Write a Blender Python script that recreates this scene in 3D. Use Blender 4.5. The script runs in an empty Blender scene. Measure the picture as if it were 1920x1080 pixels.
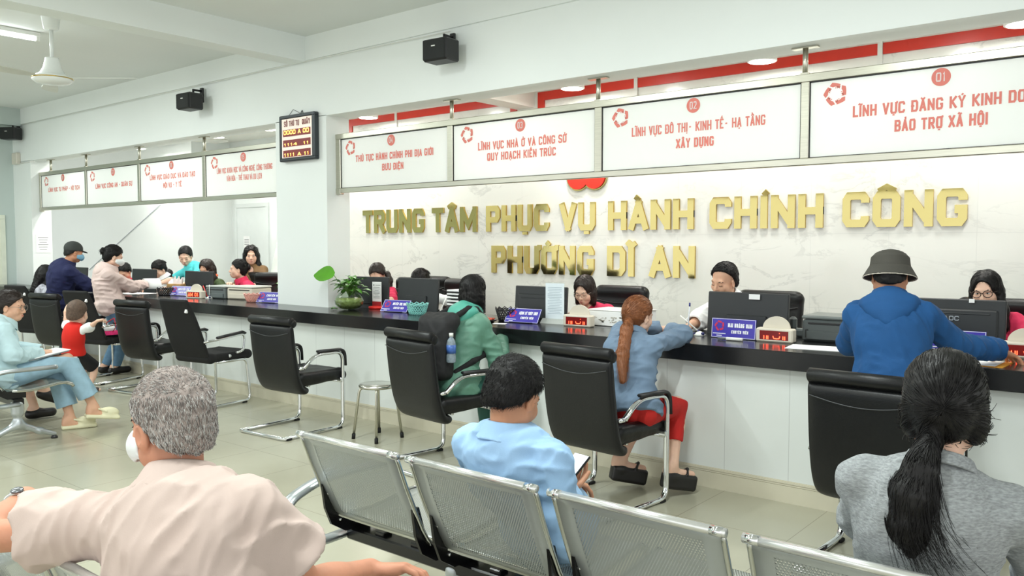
import bpy, math, random, unicodedata
import numpy as np
from mathutils import Vector, Matrix

SC = bpy.context.scene
COL = SC.collection
PI = math.pi
rnd = random.Random(11)

# ------------------------------------------------------------------ camera
cam = bpy.data.objects.new('camera', bpy.data.cameras.new('camera'))
COL.objects.link(cam)
cam.location = (0, 0, 1.5)
cam.rotation_euler = (math.radians(90 - 3.05), 0, math.radians(39.14))
cam.data.sensor_width = 36
cam.data.lens = 36 * 1561 / 1920
cam.data.clip_start = .05
SC.camera = cam

# ------------------------------------------------------------------ exposure, daylight, lamps of the hall
SC.view_settings.view_transform = 'Standard'
SC.view_settings.look = 'None'
SC.view_settings.gamma = 1
SC.view_settings.exposure = 0.24
SC.view_settings.use_curve_mapping = False
SC.cycles.max_bounces = 8
SC.cycles.diffuse_bounces = 4
SC.cycles.transparent_max_bounces = 16

world = bpy.data.worlds.new('daylight')
SC.world = world
world.use_nodes = True
bg = world.node_tree.nodes['Background']
bg.inputs[0].default_value = (.97, .995, .99, 1)      # overcast daylight through the open street side
bg.inputs[1].default_value = 1.35


def area(name, loc, size, power, color=(1, 1, 1), rot=(0, 0, 0)):
    l = bpy.data.lights.new(name, 'AREA')
    l.shape = 'RECTANGLE'
    l.size, l.size_y = size
    l.energy = power
    l.color = color
    o = bpy.data.objects.new(name, l)
    COL.objects.link(o)
    o.location = loc
    o.rotation_euler = rot
    return o


# fluorescent battens on the hall ceiling (one is in the picture, the others are bare unseen lamps; the last is added to brighten the left)
HALL_TUBES = [(-8.5, 2.75), (-11.3, 2.75), (-4.3, 2.6), (-1.6, 2.6), (-4.3, .2), (-1.6, .2), (-8.5, -.2), (-11.3, .2)]
for hx, hy in HALL_TUBES:
    area('hall_tube_light', (hx, hy, 3.385), (.05, 1.15), 46, (.93, 1.0, .98))
# round downlights over the staff side
DOWN = [(-7.36, 6.43), (-4.51, 6.43), (-2.68, 6.43), (-.9, 6.43), (-12.45, 6.3), (-10.3, 6.3), (-9.1, 6.3)]
for hx, hy in DOWN:
    l = bpy.data.lights.new('downlight_lamp', 'AREA')
    l.shape = 'DISK'
    l.size = .17
    l.energy = 11
    l.color = (1, .99, .94)
    o = bpy.data.objects.new('downlight_lamp', l)
    COL.objects.link(o)
    o.location = (hx, hy, 2.925)
for hx in (-1.5, -4.2, -6.6, -9.4, -12.0):  # unseen second row without housings, raised at left to whiten the office wall
    l = bpy.data.lights.new('downlight_lamp', 'AREA')
    l.shape = 'DISK'
    l.size = .17
    l.energy = 10 if hx > -8 else 18
    l.color = (1, .99, .95)
    o = bpy.data.objects.new('downlight_lamp', l)
    COL.objects.link(o)
    o.location = (hx, 5.75, 3.07)

# ------------------------------------------------------------------ materials
def lin(c):
    if isinstance(c, str):
        c = [int(c[i:i + 2], 16) for i in (0, 2, 4)]
    return tuple(((v / 255) / 12.92 if v / 255 <= .04045 else ((v / 255 + .055) / 1.055) ** 2.4) for v in c) + (1,)


class NT:
    def __init__(s, m):
        m.use_nodes = True
        s.t = m.node_tree
        s.b = s.t.nodes['Principled BSDF']
        s.out = s.t.nodes['Material Output']

    def n(s, kind, **kw):
        n = s.t.nodes.new('ShaderNode' + kind)
        for k, v in kw.items():
            setattr(n, k, v)
        return n

    def l(s, a, b):
        s.t.links.new(a, b)

    def co(s, scale=1.0, kind='Object', vec=None):
        tc = s.n('TexCoord')
        mp = s.n('Mapping')
        s.l(tc.outputs[kind], mp.inputs[0])
        mp.inputs['Scale'].default_value = vec if vec else (scale, scale, scale)
        return mp

    def ramp(s, src, stops):
        r = s.n('ValToRGB')
        s.l(src, r.inputs[0])
        e = r.color_ramp.elements
        while len(e) < len(stops):
            e.new(.5)
        for i, (p, c) in enumerate(stops):
            e[i].position = p
            e[i].color = c
        return r


MATS = {}


def M(name, col, rough=.5, metal=0, var=.06, vs=6, bump=0, bs=60, stretch=None, spec=.5, coat=0, sheen=0, emit=0, trans=0, alpha=1, sss=0, kind='Object'):
    """principled material with procedural colour variation and bump"""
    if name in MATS:
        return MATS[name]
    m = bpy.data.materials.new(name)
    MATS[name] = m
    t = NT(m)
    c = lin(col)
    t.b.inputs['Roughness'].default_value = rough
    t.b.inputs['Metallic'].default_value = metal
    t.b.inputs['Specular IOR Level'].default_value = spec
    t.b.inputs['Coat Weight'].default_value = coat
    t.b.inputs['Sheen Weight'].default_value = sheen
    t.b.inputs['Transmission Weight'].default_value = trans
    t.b.inputs['Alpha'].default_value = alpha
    t.b.inputs['Subsurface Weight'].default_value = sss
    t.b.inputs['Subsurface Scale'].default_value = .01
    mp = t.co(1, kind, stretch)
    nz = t.n('TexNoise')
    t.l(mp.outputs[0], nz.inputs['Vector'])
    nz.inputs['Scale'].default_value = vs
    nz.inputs['Detail'].default_value = 4
    lo = tuple(max(0, v * (1 - var)) for v in c[:3]) + (1,)
    hi = tuple(min(1, v * (1 + var)) for v in c[:3]) + (1,)
    r = t.ramp(nz.outputs[0], [(.3, lo), (.7, hi)])
    t.l(r.outputs[0], t.b.inputs['Base Color'])
    if emit:
        t.b.inputs['Emission Color'].default_value = c
        t.b.inputs['Emission Strength'].default_value = emit
    if bump:
        n2 = t.n('TexNoise')
        t.l(mp.outputs[0], n2.inputs['Vector'])
        n2.inputs['Scale'].default_value = bs
        n2.inputs['Detail'].default_value = 3
        b = t.n('Bump')
        b.inputs['Strength'].default_value = bump
        b.inputs['Distance'].default_value = .01
        t.l(n2.outputs[0], b.inputs['Height'])
        t.l(b.outputs[0], t.b.inputs['Normal'])
    return m


def grid_mat(name, col, line, px, py, ox, oy, w, axes=(0, 1), rough=.3, var=.04, vs=1.2, vein=0, spec=.5):
    """tiles: joints every px / py metres along two world axes"""
    m = bpy.data.materials.new(name)
    MATS[name] = m
    t = NT(m)
    geo = t.n('NewGeometry')
    sep = t.n('SeparateXYZ')
    t.l(geo.outputs['Position'], sep.inputs[0])

    def joint(ax, p, o):
        a = t.n('Math', operation='SUBTRACT')
        t.l(sep.outputs[ax], a.inputs[0])
        a.inputs[1].default_value = o
        b = t.n('Math', operation='PINGPONG')
        t.l(a.outputs[0], b.inputs[0])
        b.inputs[1].default_value = p / 2
        c = t.n('Math', operation='LESS_THAN')
        t.l(b.outputs[0], c.inputs[0])
        c.inputs[1].default_value = w / 2
        return c
    j1 = joint(axes[0], px, ox)
    j2 = joint(axes[1], py, oy)
    mx = t.n('Math', operation='MAXIMUM')
    t.l(j1.outputs[0], mx.inputs[0])
    t.l(j2.outputs[0], mx.inputs[1])
    nz = t.n('TexNoise')
    t.l(geo.outputs['Position'], nz.inputs['Vector'])
    nz.inputs['Scale'].default_value = vs
    nz.inputs['Detail'].default_value = 6
    c = lin(col)
    lo = tuple(v * (1 - var) for v in c[:3]) + (1,)
    hi = tuple(min(1, v * (1 + var)) for v in c[:3]) + (1,)
    r = t.ramp(nz.outputs[0], [(.3, lo), (.7, hi)])
    colo = r.outputs[0]
    if vein:
        mp = t.n('Mapping')
        t.l(geo.outputs['Position'], mp.inputs[0])
        mp.inputs['Rotation'].default_value = (0, .7, 0)
        mp.inputs['Scale'].default_value = (.55, .55, 1.15)
        n3 = t.n('TexNoise')
        t.l(mp.outputs[0], n3.inputs['Vector'])
        n3.inputs['Scale'].default_value = 2.6
        n3.inputs['Detail'].default_value = 8
        n3.inputs['Roughness'].default_value = .62
        n3.inputs['Distortion'].default_value = .9
        pp = t.n('Math', operation='SUBTRACT')
        t.l(n3.outputs[0], pp.inputs[0])
        pp.inputs[1].default_value = .5
        ab = t.n('Math', operation='ABSOLUTE')
        t.l(pp.outputs[0], ab.inputs[0])
        vr = t.ramp(ab.outputs[0], [(0, (vein,) * 3 + (1,)), (.022, (0, 0, 0, 1))])
        n4 = t.n('TexNoise')
        t.l(geo.outputs['Position'], n4.inputs['Vector'])
        n4.inputs['Scale'].default_value = 1.1
        vm = t.ramp(n4.outputs[0], [(.42, (0, 0, 0, 1)), (.62, (1, 1, 1, 1))])
        mu = t.n('Math', operation='MULTIPLY')
        t.l(vr.outputs[0], mu.inputs[0])
        t.l(vm.outputs[0], mu.inputs[1])
        mixv = t.n('Mix', data_type='RGBA')
        t.l(mu.outputs[0], mixv.inputs[0])
        t.l(colo, mixv.inputs[6])
        mixv.inputs[7].default_value = lin((150, 152, 150))
        colo = mixv.outputs[2]
    mix = t.n('Mix', data_type='RGBA')
    t.l(mx.outputs[0], mix.inputs[0])
    t.l(colo, mix.inputs[6])
    mix.inputs[7].default_value = lin(line)
    t.l(mix.outputs[2], t.b.inputs['Base Color'])
    t.b.inputs['Roughness'].default_value = rough
    t.b.inputs['Specular IOR Level'].default_value = spec
    return m


def perforated(name, col, rough=.35, pitch=.0094, hole=.33, margin=(.05, .06)):
    """sheet steel with punched round holes, staggered; uv is in metres from the sheet's centre, uv.z unused"""
    m = bpy.data.materials.new(name)
    MATS[name] = m
    t = NT(m)
    t.b.inputs['Base Color'].default_value = lin(col)
    t.b.inputs['Metallic'].default_value = .45
    t.b.inputs['Roughness'].default_value = rough
    uv = t.n('UVMap')
    sep = t.n('SeparateXYZ')
    t.l(uv.outputs[0], sep.inputs[0])

    def mth(op, a, b=None):
        n = t.n('Math', operation=op)
        for i, v in enumerate((a, b)):
            if v is None:
                continue
            if isinstance(v, (int, float)):
                n.inputs[i].default_value = v
            else:
                t.l(v, n.inputs[i])
        return n.outputs[0]
    u, v = sep.outputs[0], sep.outputs[1]
    row = mth('FLOOR', mth('DIVIDE', v, pitch * .87))
    odd = mth('MULTIPLY', mth('MODULO', mth('ABSOLUTE', row), 2.0), .5)
    fu = mth('SUBTRACT', mth('FRACT', mth('ADD', mth('DIVIDE', u, pitch), odd)), .5)
    fv = mth('MULTIPLY', mth('SUBTRACT', mth('FRACT', mth('DIVIDE', v, pitch * .87)), .5), .87)
    r = mth('SQRT', mth('ADD', mth('MULTIPLY', fu, fu), mth('MULTIPLY', fv, fv)))
    inhole = mth('LESS_THAN', r, hole)
    inu = mth('LESS_THAN', mth('ABSOLUTE', u), margin[0])
    inv = mth('LESS_THAN', mth('ABSOLUTE', v), margin[1])
    mask = mth('MULTIPLY', inhole, mth('MULTIPLY', inu, inv))
    t.l(mth('SUBTRACT', 1.0, mask), t.b.inputs['Alpha'])
    return m


def clear_sheet(name, tint=(.96, .985, .975), refl=.06):
    m = bpy.data.materials.new(name)
    MATS[name] = m
    t = NT(m)
    tr = t.n('BsdfTransparent')
    tr.inputs[0].default_value = tint + (1,)
    gl = t.n('BsdfGlossy')
    gl.inputs['Roughness'].default_value = .02
    fr = t.n('LayerWeight')
    fr.inputs[0].default_value = .12
    mx = t.n('MixShader')
    t.l(fr.outputs['Facing'], mx.inputs[0])
    t.l(tr.outputs[0], mx.inputs[1])
    t.l(gl.outputs[0], mx.inputs[2])
    t.l(mx.outputs[0], t.out.inputs[0])
    return m


# ------------------------------------------------------------------ object helpers
def tag(o, label=None, cat=None, group=None, kind=None):
    if label:
        o['label'] = label
    if cat:
        o['category'] = cat
    if group:
        o['group'] = group
    if kind:
        o['kind'] = kind
    return o


def thing(name, label, cat, loc=(0, 0, 0), rz=0, group=None):
    o = bpy.data.objects.new(name, None)
    COL.objects.link(o)
    o.empty_display_size = .05
    o.location = loc
    o.rotation_euler = (0, 0, math.radians(rz))
    return tag(o, label, cat, group)


def mesh_from(name, V, F, mats, mi=None, smooth=True, parent=None, uv=None):
    me = bpy.data.meshes.new(name)
    me.from_pydata(V, [], F)
    for m in mats:
        me.materials.append(m)
    if mi is not None:
        me.polygons.foreach_set('material_index', mi)
    if smooth:
        me.polygons.foreach_set('use_smooth', [True] * len(me.polygons))
    if uv is not None:
        l = me.uv_layers.new(name='UVMap')
        flat = []
        for p in me.polygons:
            for vi in p.vertices:
                flat += [uv[vi][0], uv[vi][1]]
        l.data.foreach_set('uv', flat)
    me.update()
    o = bpy.data.objects.new(name, me)
    COL.objects.link(o)
    if parent:
        o.parent = parent
    return o


def fillet(pts, rad, n=5, closed=False):
    pts = [Vector(p) for p in pts]
    out = []
    N = len(pts)
    for i, p in enumerate(pts):
        if not closed and i in (0, N - 1):
            out.append(p)
            continue
        a, b = pts[i - 1], pts[(i + 1) % N]
        u, v = (a - p), (b - p)
        r = min(rad, u.length * .49, v.length * .49)
        u.normalize()
        v.normalize()
        s, e = p + u * r, p + v * r
        for k in range(n + 1):
            t = k / n
            out.append(s * (1 - t) ** 2 + p * 2 * t * (1 - t) + e * t * t)
    return out


class MB:
    """collects boxes, tubes, lathes and prisms into one mesh"""

    def __init__(s):
        s.V, s.F, s.m, s.sm, s.cur = [], [], [], [], 0

    def add(s, V, F, smooth=True):
        o = len(s.V)
        s.V += [tuple(v) for v in V]
        s.F += [tuple(i + o for i in f) for f in F]
        s.m += [s.cur] * len(F)
        s.sm += [smooth] * len(F)
        return s

    def mat(s, i):
        s.cur = i
        return s

    def box(s, c, d, bev=0, R=None, rz=0):
        """c centre, d full dimensions, bevelled edges"""
        hx, hy, hz = (v / 2 for v in d)
        b = min(bev, hx * .95, hy * .95, hz * .95)
        R = R or Matrix.Rotation(math.radians(rz), 3, 'Z')
        c = Vector(c)
        if b <= 0:
            V = [(x, y, z) for x in (-hx, hx) for y in (-hy, hy) for z in (-hz, hz)]
            F = [(0, 1, 3, 2), (4, 6, 7, 5), (0, 4, 5, 1), (2, 3, 7, 6), (0, 2, 6, 4), (1, 5, 7, 3)]
            return s.add([c + R @ Vector(v) for v in V], F, False)
        V, F, idx = [], [], {}
        for sx in (-1, 1):
            for sy in (-1, 1):
                for sz in (-1, 1):
                    for ax in range(3):
                        v = [sx * (hx - b), sy * (hy - b), sz * (hz - b)]
                        v[ax] = (sx * hx, sy * hy, sz * hz)[ax]
                        idx[(sx, sy, sz, ax)] = len(V)
                        V.append(c + R @ Vector(v))
        sg = (-1, 1)
        for ax in range(3):
            o1, o2 = (ax + 1) % 3, (ax + 2) % 3
            for k in sg:
                def key(a, b_):
                    q = [0, 0, 0]
                    q[ax], q[o1], q[o2] = k, a, b_
                    return idx[(q[0], q[1], q[2], ax)]
                f = [key(-1, -1), key(1, -1), key(1, 1), key(-1, 1)]
                F.append(f if k > 0 else f[::-1])
        for ax in range(3):          # edges parallel to ax
            o1, o2 = (ax + 1) % 3, (ax + 2) % 3
            for a in sg:
                for b_ in sg:
                    def key(k, fa):
                        q = [0, 0, 0]
                        q[ax], q[o1], q[o2] = k, a, b_
                        return idx[(q[0], q[1], q[2], fa)]
                    f = [key(-1, o1), key(1, o1), key(1, o2), key(-1, o2)]
                    F.append(f if a * b_ < 0 else f[::-1])
        for sx in sg:
            for sy in sg:
                for sz in sg:
                    f = [idx[(sx, sy, sz, 0)], idx[(sx, sy, sz, 1)], idx[(sx, sy, sz, 2)]]
                    F.append(f if sx * sy * sz > 0 else f[::-1])
        return s.add(V, F, False)

    def lh(s, lo, hi, bev=0):
        return s.box([(a + b) / 2 for a, b in zip(lo, hi)], [b - a for a, b in zip(lo, hi)], bev)

    def tube(s, pts, r, n=10, closed=False, flat=1.0, up=None, caps=True):
        pts = [Vector(p) for p in pts]
        N = len(pts)
        rs = r if isinstance(r, (list, tuple)) else [r] * N
        ref = None
        V = []
        for i, p in enumerate(pts):
            if closed:
                t = pts[(i + 1) % N] - pts[i - 1]
            else:
                t = pts[min(i + 1, N - 1)] - pts[max(i - 1, 0)]
            t.normalize()
            if ref is None:
                ref = Vector(up) if up else (Vector((0, 0, 1)) if abs(t.z) < .9 else Vector((1, 0, 0)))
            if up:
                ref = Vector(up)
            ref = ref - t * ref.dot(t)
            if ref.length < 1e-5:
                ref = t.orthogonal()
            ref.normalize()
            b = t.cross(ref)
            for k in range(n):
                a = 2 * PI * k / n
                V.append(p + (ref * math.cos(a) * flat + b * math.sin(a)) * rs[i])
        F = []
        for i in range(N if closed else N - 1):
            j = (i + 1) % N
            for k in range(n):
                k2 = (k + 1) % n
                F.append((i * n + k, i * n + k2, j * n + k2, j * n + k))
        if not closed and caps:
            F.append(tuple(range(n))[::-1])
            F.append(tuple((N - 1) * n + k for k in range(n)))
        return s.add(V, F)

    def lathe(s, prof, c=(0, 0, 0), n=28, R=None, sx=1, sy=1):
        """profile of (radius, z) turned round z"""
        c = Vector(c)
        R = R or Matrix.Identity(3)
        V, F = [], []
        for r, z in prof:
            for k in range(n):
                a = 2 * PI * k / n
                V.append(c + R @ Vector((r * math.cos(a) * sx, r * math.sin(a) * sy, z)))
        for i in range(len(prof) - 1):
            for k in range(n):
                k2 = (k + 1) % n
                F.append((i * n + k, i * n + k2, (i + 1) * n + k2, (i + 1) * n + k))
        if prof[0][0] > 1e-6:
            F.append(tuple(range(n))[::-1])
        if prof[-1][0] > 1e-6:
            F.append(tuple((len(prof) - 1) * n + k for k in range(n)))
        return s.add(V, F)

    def prism(s, poly, d, c=(0, 0, 0), X=(1, 0, 0), Y=(0, 0, 1), flip=False):
        """polygon in the X-Y frame extruded by d along X x Y (both ways /2)"""
        c, X, Y = Vector(c), Vector(X), Vector(Y)
        Z = X.cross(Y).normalized()
        n = len(poly)
        V = [c + X * a + Y * b - Z * d / 2 for a, b in poly] + [c + X * a + Y * b + Z * d / 2 for a, b in poly]
        F = [tuple(range(n))[::-1], tuple(range(n, 2 * n))]
        F += [(i, (i + 1) % n, n + (i + 1) % n, n + i) for i in range(n)]
        return s.add(V, F, False)

    def ball(s, c, r, n=12, R=None):
        rx, ry, rz = r if isinstance(r, (tuple, list)) else (r, r, r)
        m = n // 2 + 1
        prof = [(math.sin(PI * i / m), -math.cos(PI * i / m)) for i in range(m + 1)]
        V, F = [], []
        R = R or Matrix.Identity(3)
        c = Vector(c)
        for q, z in prof:
            for k in range(n):
                a = 2 * PI * k / n
                V.append(c + R @ Vector((q * math.cos(a) * rx, q * math.sin(a) * ry, z * rz)))
        for i in range(m):
            for k in range(n):
                k2 = (k + 1) % n
                F.append((i * n + k, i * n + k2, (i + 1) * n + k2, (i + 1) * n + k))
        return s.add(V, F)

    def build(s, name, mats, parent=None):
        if not isinstance(mats, (list, tuple)):
            mats = [mats]
        o = mesh_from(name, s.V, s.F, mats, s.m, False, parent)
        o.data.polygons.foreach_set('use_smooth', s.sm)
        return o


def structure(name, mb, mat):
    return tag(mb.build(name, mat), kind='structure')


def dup(root, loc, rz, label, group=None):
    """copy of a thing with its parts and their sub-parts"""
    r = root.copy()
    COL.objects.link(r)
    r.location = loc
    r.rotation_euler = (0, 0, math.radians(rz))
    r['label'] = label
    if group:
        r['group'] = group
    for ch in list(root.children):
        c = ch.copy()
        COL.objects.link(c)
        c.parent = r
        for g in list(ch.children):
            d = g.copy()
            COL.objects.link(d)
            d.parent = c
    return r


# ------------------------------------------------------------------ lettering: block capitals drawn as strokes
def _c(x0, y0, x1, y1, q=.3):
    return [(x0 + q * (x1 - x0), y1)]


ROUND = [(1, .74), (1, .86), (.86, 1), (.14, 1), (0, .86), (0, .14), (.14, 0), (.86, 0), (1, .14), (1, .26)]
GL = {
    'A': [[(0, 0), (.5, 1)], [(1, 0), (.5, 1)], [(.18, .27), (.82, .27)]],
    'B': [[(0, 0), (0, 1), (.8, 1), (.97, .86), (.97, .66), (.8, .53), (0, .53)], [(.8, .53), (1, .38), (1, .16), (.84, 0), (0, 0)]],
    'C': [ROUND], 'D': [[(0, 0), (0, 1), (.8, 1), (1, .84), (1, .16), (.8, 0), (0, 0)]],
    'E': [[(1, 1), (0, 1), (0, 0), (1, 0)], [(0, .52), (.8, .52)]], 'F': [[(1, 1), (0, 1), (0, 0)], [(0, .5), (.8, .5)]],
    'G': [[(1, .74)] + ROUND[1:-1] + [(1, .44), (.62, .44)]], 'H': [[(0, 0), (0, 1)], [(1, 0), (1, 1)], [(0, .5), (1, .5)]],
    'I': [[(.5, 0), (.5, 1)]], 'K': [[(0, 0), (0, 1)], [(1, 1), (.1, .42)], [(.3, .55), (1, 0)]], 'L': [[(0, 1), (0, 0), (1, 0)]],
    'M': [[(0, 0), (0, 1)], [(1, 0), (1, 1)], [(.03, .94), (.5, .2), (.97, .94)]], 'N': [[(0, 0), (0, 1)], [(1, 0), (1, 1)], [(.06, .92), (.94, .08)]],
    'O': [[(.14, 0), (0, .14), (0, .86), (.14, 1), (.86, 1), (1, .86), (1, .14), (.86, 0), (.14, 0)]],
    'P': [[(0, 0), (0, 1), (.84, 1), (1, .86), (1, .58), (.84, .44), (0, .44)]],
    'Q': [[(.14, 0), (0, .14), (0, .86), (.14, 1), (.86, 1), (1, .86), (1, .14), (.86, 0), (.14, 0)], [(.6, .3), (1.05, -.1)]],
    'R': [[(0, 0), (0, 1), (.84, 1), (1, .86), (1, .62), (.84, .48), (0, .48)], [(.5, .48), (1, 0)]],
    'S': [[(1, .76), (1, .88), (.84, 1), (.16, 1), (0, .88), (0, .66), (.16, .54), (.84, .46), (1, .34), (1, .12), (.84, 0), (.16, 0), (0, .12), (0, .24)]],
    'T': [[(0, 1), (1, 1)], [(.5, 1), (.5, 0)]], 'U': [[(0, 1), (0, .14), (.14, 0), (.86, 0), (1, .14), (1, 1)]],
    'V': [[(0, 1), (.5, 0)], [(1, 1), (.5, 0)]], 'X': [[(0, 0), (1, 1)], [(0, 1), (1, 0)]], 'Y': [[(0, 1), (.5, .45), (1, 1)], [(.5, .45), (.5, 0)]],
    '-': [[(.1, .5), (.9, .5)]], ',': [[(.5, .06), (.35, -.14)]], '.': [[(.5, 0), (.5, .1)]], ' ': [],
    '0': [[(.14, 0), (0, .14), (0, .86), (.14, 1), (.86, 1), (1, .86), (1, .14), (.86, 0), (.14, 0)]], '1': [[(.15, .8), (.55, 1), (.55, 0)]],
    '2': [[(0, .8), (.14, 1), (.86, 1), (1, .84), (1, .6), (0, 0), (1, 0)]], '3': [[(0, .84), (.14, 1), (.86, 1), (1, .86), (1, .62), (.84, .5), (.4, .5)], [(.84, .5), (1, .38), (1, .14), (.86, 0), (.14, 0), (0, .16)]],
    '4': [[(.75, 0), (.75, 1), (0, .3), (1.05, .3)]], '5': [[(.95, 1), (.05, 1), (.05, .55), (.8, .6), (1, .44), (1, .14), (.84, 0), (.14, 0), (0, .14)]],
    '6': [[(1, .84), (.86, 1), (.14, 1), (0, .86), (0, .14), (.14, 0), (.86, 0), (1, .14), (1, .44), (.86, .56), (0, .56)]],
    '7': [[(0, 1), (1, 1), (.4, 0)]], '8': [[(.14, .53), (0, .66), (0, .88), (.14, 1), (.86, 1), (1, .88), (1, .66), (.86, .53), (.14, .53), (0, .4), (0, .12), (.14, 0), (.86, 0), (1, .12), (1, .4), (.86, .53)]],
    '9': [[(0, .16), (.14, 0), (.86, 0), (1, .14), (1, .86), (.86, 1), (.14, 1), (0, .86), (0, .56), (.14, .44), (1, .44)]],
}
MARK = {'\u0300': [[(.25, 1.30), (.55, 1.14)]], '\u0301': [[(.45, 1.14), (.75, 1.30)]], '\u0303': [[(.1, 1.16), (.3, 1.27), (.65, 1.16), (.9, 1.27)]],
        '\u0309': [[(.35, 1.28), (.6, 1.3), (.62, 1.2), (.5, 1.13)]], '\u0323': [[(.5, -.30), (.5, -.16)]], '\u0302': [[(.08, 1.13), (.5, 1.28), (.92, 1.13)]],
        '\u0306': [[(.1, 1.28), (.3, 1.15), (.7, 1.15), (.9, 1.28)]], '\u031b': [[(1.0, .96), (1.22, 1.02), (1.22, 1.18)]]}
WID = {'I': .34, '-': .9, ',': .3, '.': .3, ' ': .55, 'M': 1.25, '1': .7, 'T': .92, 'L': .85, 'E': .88}


def stroke_polys(line, t, sx):
    """2-D quads for a polyline of thickness t (x already scaled), mitred inside, flat ends"""
    P = [Vector((x, y)) for x, y in line]
    closed = (P[0] - P[-1]).length < 1e-6
    if closed:
        P = P[:-1]
    n = len(P)
    L, Rr = [], []
    for i in range(n):
        if closed or 0 < i < n - 1:
            a = (P[i] - P[i - 1]).normalized()
            b = (P[(i + 1) % n] - P[i]).normalized()
        elif i == 0:
            a = b = (P[1] - P[0]).normalized()
        else:
            a = b = (P[-1] - P[-2]).normalized()
        na, nb = Vector((-a.y, a.x)), Vector((-b.y, b.x))
        m = na + nb
        m = na if m.length < .2 else m.normalized()
        k = 1 / max(.55, m.dot(na))
        L.append(P[i] + m * t / 2 * k)
        Rr.append(P[i] - m * t / 2 * k)
    if not closed:
        pass
    return [(Rr[i], Rr[(i + 1) % n], L[(i + 1) % n], L[i]) for i in range(n if closed else n - 1)]


def glyph_quads(ch, w, h, t, tv=None):
    """quads of one letter in a w x h box, stem t, in metres"""
    tv = tv or t
    d = unicodedata.normalize('NFD', ch)
    base = d[0]
    bar = base in '\u0110\u0111'
    if bar:
        base = 'D'
    out = []
    lines = [(l, t) for l in GL.get(base, [])]
    if bar:
        lines.append(([(-.28, .5), (.42, .5)], t * .8))
    for mk in d[1:]:
        up = .17 if (mk in '\u0300\u0301\u0303\u0309' and ('\u0302' in d or '\u0306' in d)) else 0
        for l in MARK.get(mk, []):
            tt = t * (.75 if mk != '\u0323' else 1)
            lines.append(([(x if base != 'I' else .5 + (x - .5) * 1.0, y + up) for x, y in l], tt))
    ly = 0
    for l, tt in lines:
        wide = w - t
        if base == 'I':
            q = [((w / 2 if abs(x - .5) < 1e-6 and len(l) == 2 and tt == t else w / 2 + (x - .5) * h * .42), t / 2 + y * (h - t)) for x, y in l]
        else:
            q = [(t / 2 + x * wide, t / 2 + y * (h - t)) for x, y in l]
        if l[0] != l[-1] and len(l) > 1 and tt == t:   # open ends on the letter box are squared out to it
            for i0, i1 in ((0, 1), (-1, -2)):
                (x0, y0), (x1, y1), (lx, ly_) = q[i0], q[i1], l[i0]
                v = Vector((x0 - x1, y0 - y1)).normalized() * (t / 2)
                if abs(v.y) > abs(v.x):
                    if ly_ in (0, 1):
                        q[i0] = (x0 + v.x, y0 + v.y)
                elif lx in (0, 1):
                    q[i0] = (x0 + v.x, y0 + v.y)
        for pq in stroke_polys(q, tt, 1):
            out.append((pq, ly))
            ly += 1
    return out


def layout(text, h, width, gap=.16):
    """x, width of every letter so that the line is `width` long"""
    rel = []
    for ch in text:
        b = unicodedata.normalize('NFD', ch)[0]
        rel.append(WID.get(b, 1.0))
    tot = sum(rel) + gap * (len(text) - 1)
    u = width / tot
    x, out = 0, []
    for ch, r in zip(text, rel):
        out.append((ch, x, r * u))
        x += (r + gap) * u
    return out


def write(mb, text, c, width, h, X=(1, 0, 0), Y=(0, 0, 1), lift=.0015, t=None, thick=.001, center=True):
    """adds lettering to mb, on the plane through c spanned by X, Y; it faces X x Y"""
    c, X, Y = Vector(c), Vector(X).normalized(), Vector(Y).normalized()
    Z = X.cross(Y)
    lay = layout(text, h, width)
    u = min([w for ch, x, w in lay if unicodedata.normalize('NFD', ch)[0] not in ' -,.I1'] + [h * .6])
    t = t or min(h * .20, u * .38)
    x0 = -width / 2 if center else 0
    for ch, x, w in lay:
        for q, ly in glyph_quads(ch, w, h, t):
            V = [c + X * (x0 + x + p.x) + Y * (p.y - (h / 2 if center else 0)) + Z * (lift + thick + .00012 * ly) for p in q]
            mb.add(V, [(0, 1, 2, 3)], False)
    return mb

# ------------------------------------------------------------------ soft bodies: signed distance fields turned into one skin
def V3(*a):
    return np.array(a if len(a) == 3 else a[0], dtype=np.float64)


def unit(v):
    v = np.asarray(v, float)
    return v / (np.linalg.norm(v) + 1e-12)


def rotz(d):
    a = math.radians(d)
    return np.array([[math.cos(a), -math.sin(a), 0], [math.sin(a), math.cos(a), 0], [0, 0, 1]])


def rotx(d):
    a = math.radians(d)
    return np.array([[1, 0, 0], [0, math.cos(a), -math.sin(a)], [0, math.sin(a), math.cos(a)]])


def roty(d):
    a = math.radians(d)
    return np.array([[math.cos(a), 0, math.sin(a)], [0, 1, 0], [-math.sin(a), 0, math.cos(a)]])


def frame(z, xhint):
    """3x3 whose columns are x, y, z"""
    z = unit(z)
    x = np.asarray(xhint, float)
    x = unit(x - z * (x @ z))
    return np.stack([x, np.cross(z, x), z], 1)


_LAT = np.random.RandomState(77).rand(24, 24, 24)


def lattice(P):
    """smooth value noise, 0..1"""
    i = np.floor(P).astype(int)
    f = P - i
    f = f * f * (3 - 2 * f)
    out = 0
    for a in (0, 1):
        for b in (0, 1):
            for c in (0, 1):
                w = (f[:, 0] if a else 1 - f[:, 0]) * (f[:, 1] if b else 1 - f[:, 1]) * (f[:, 2] if c else 1 - f[:, 2])
                out = out + w * _LAT[(i[:, 0] + a) % 24, (i[:, 1] + b) % 24, (i[:, 2] + c) % 24]
    return out


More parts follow.
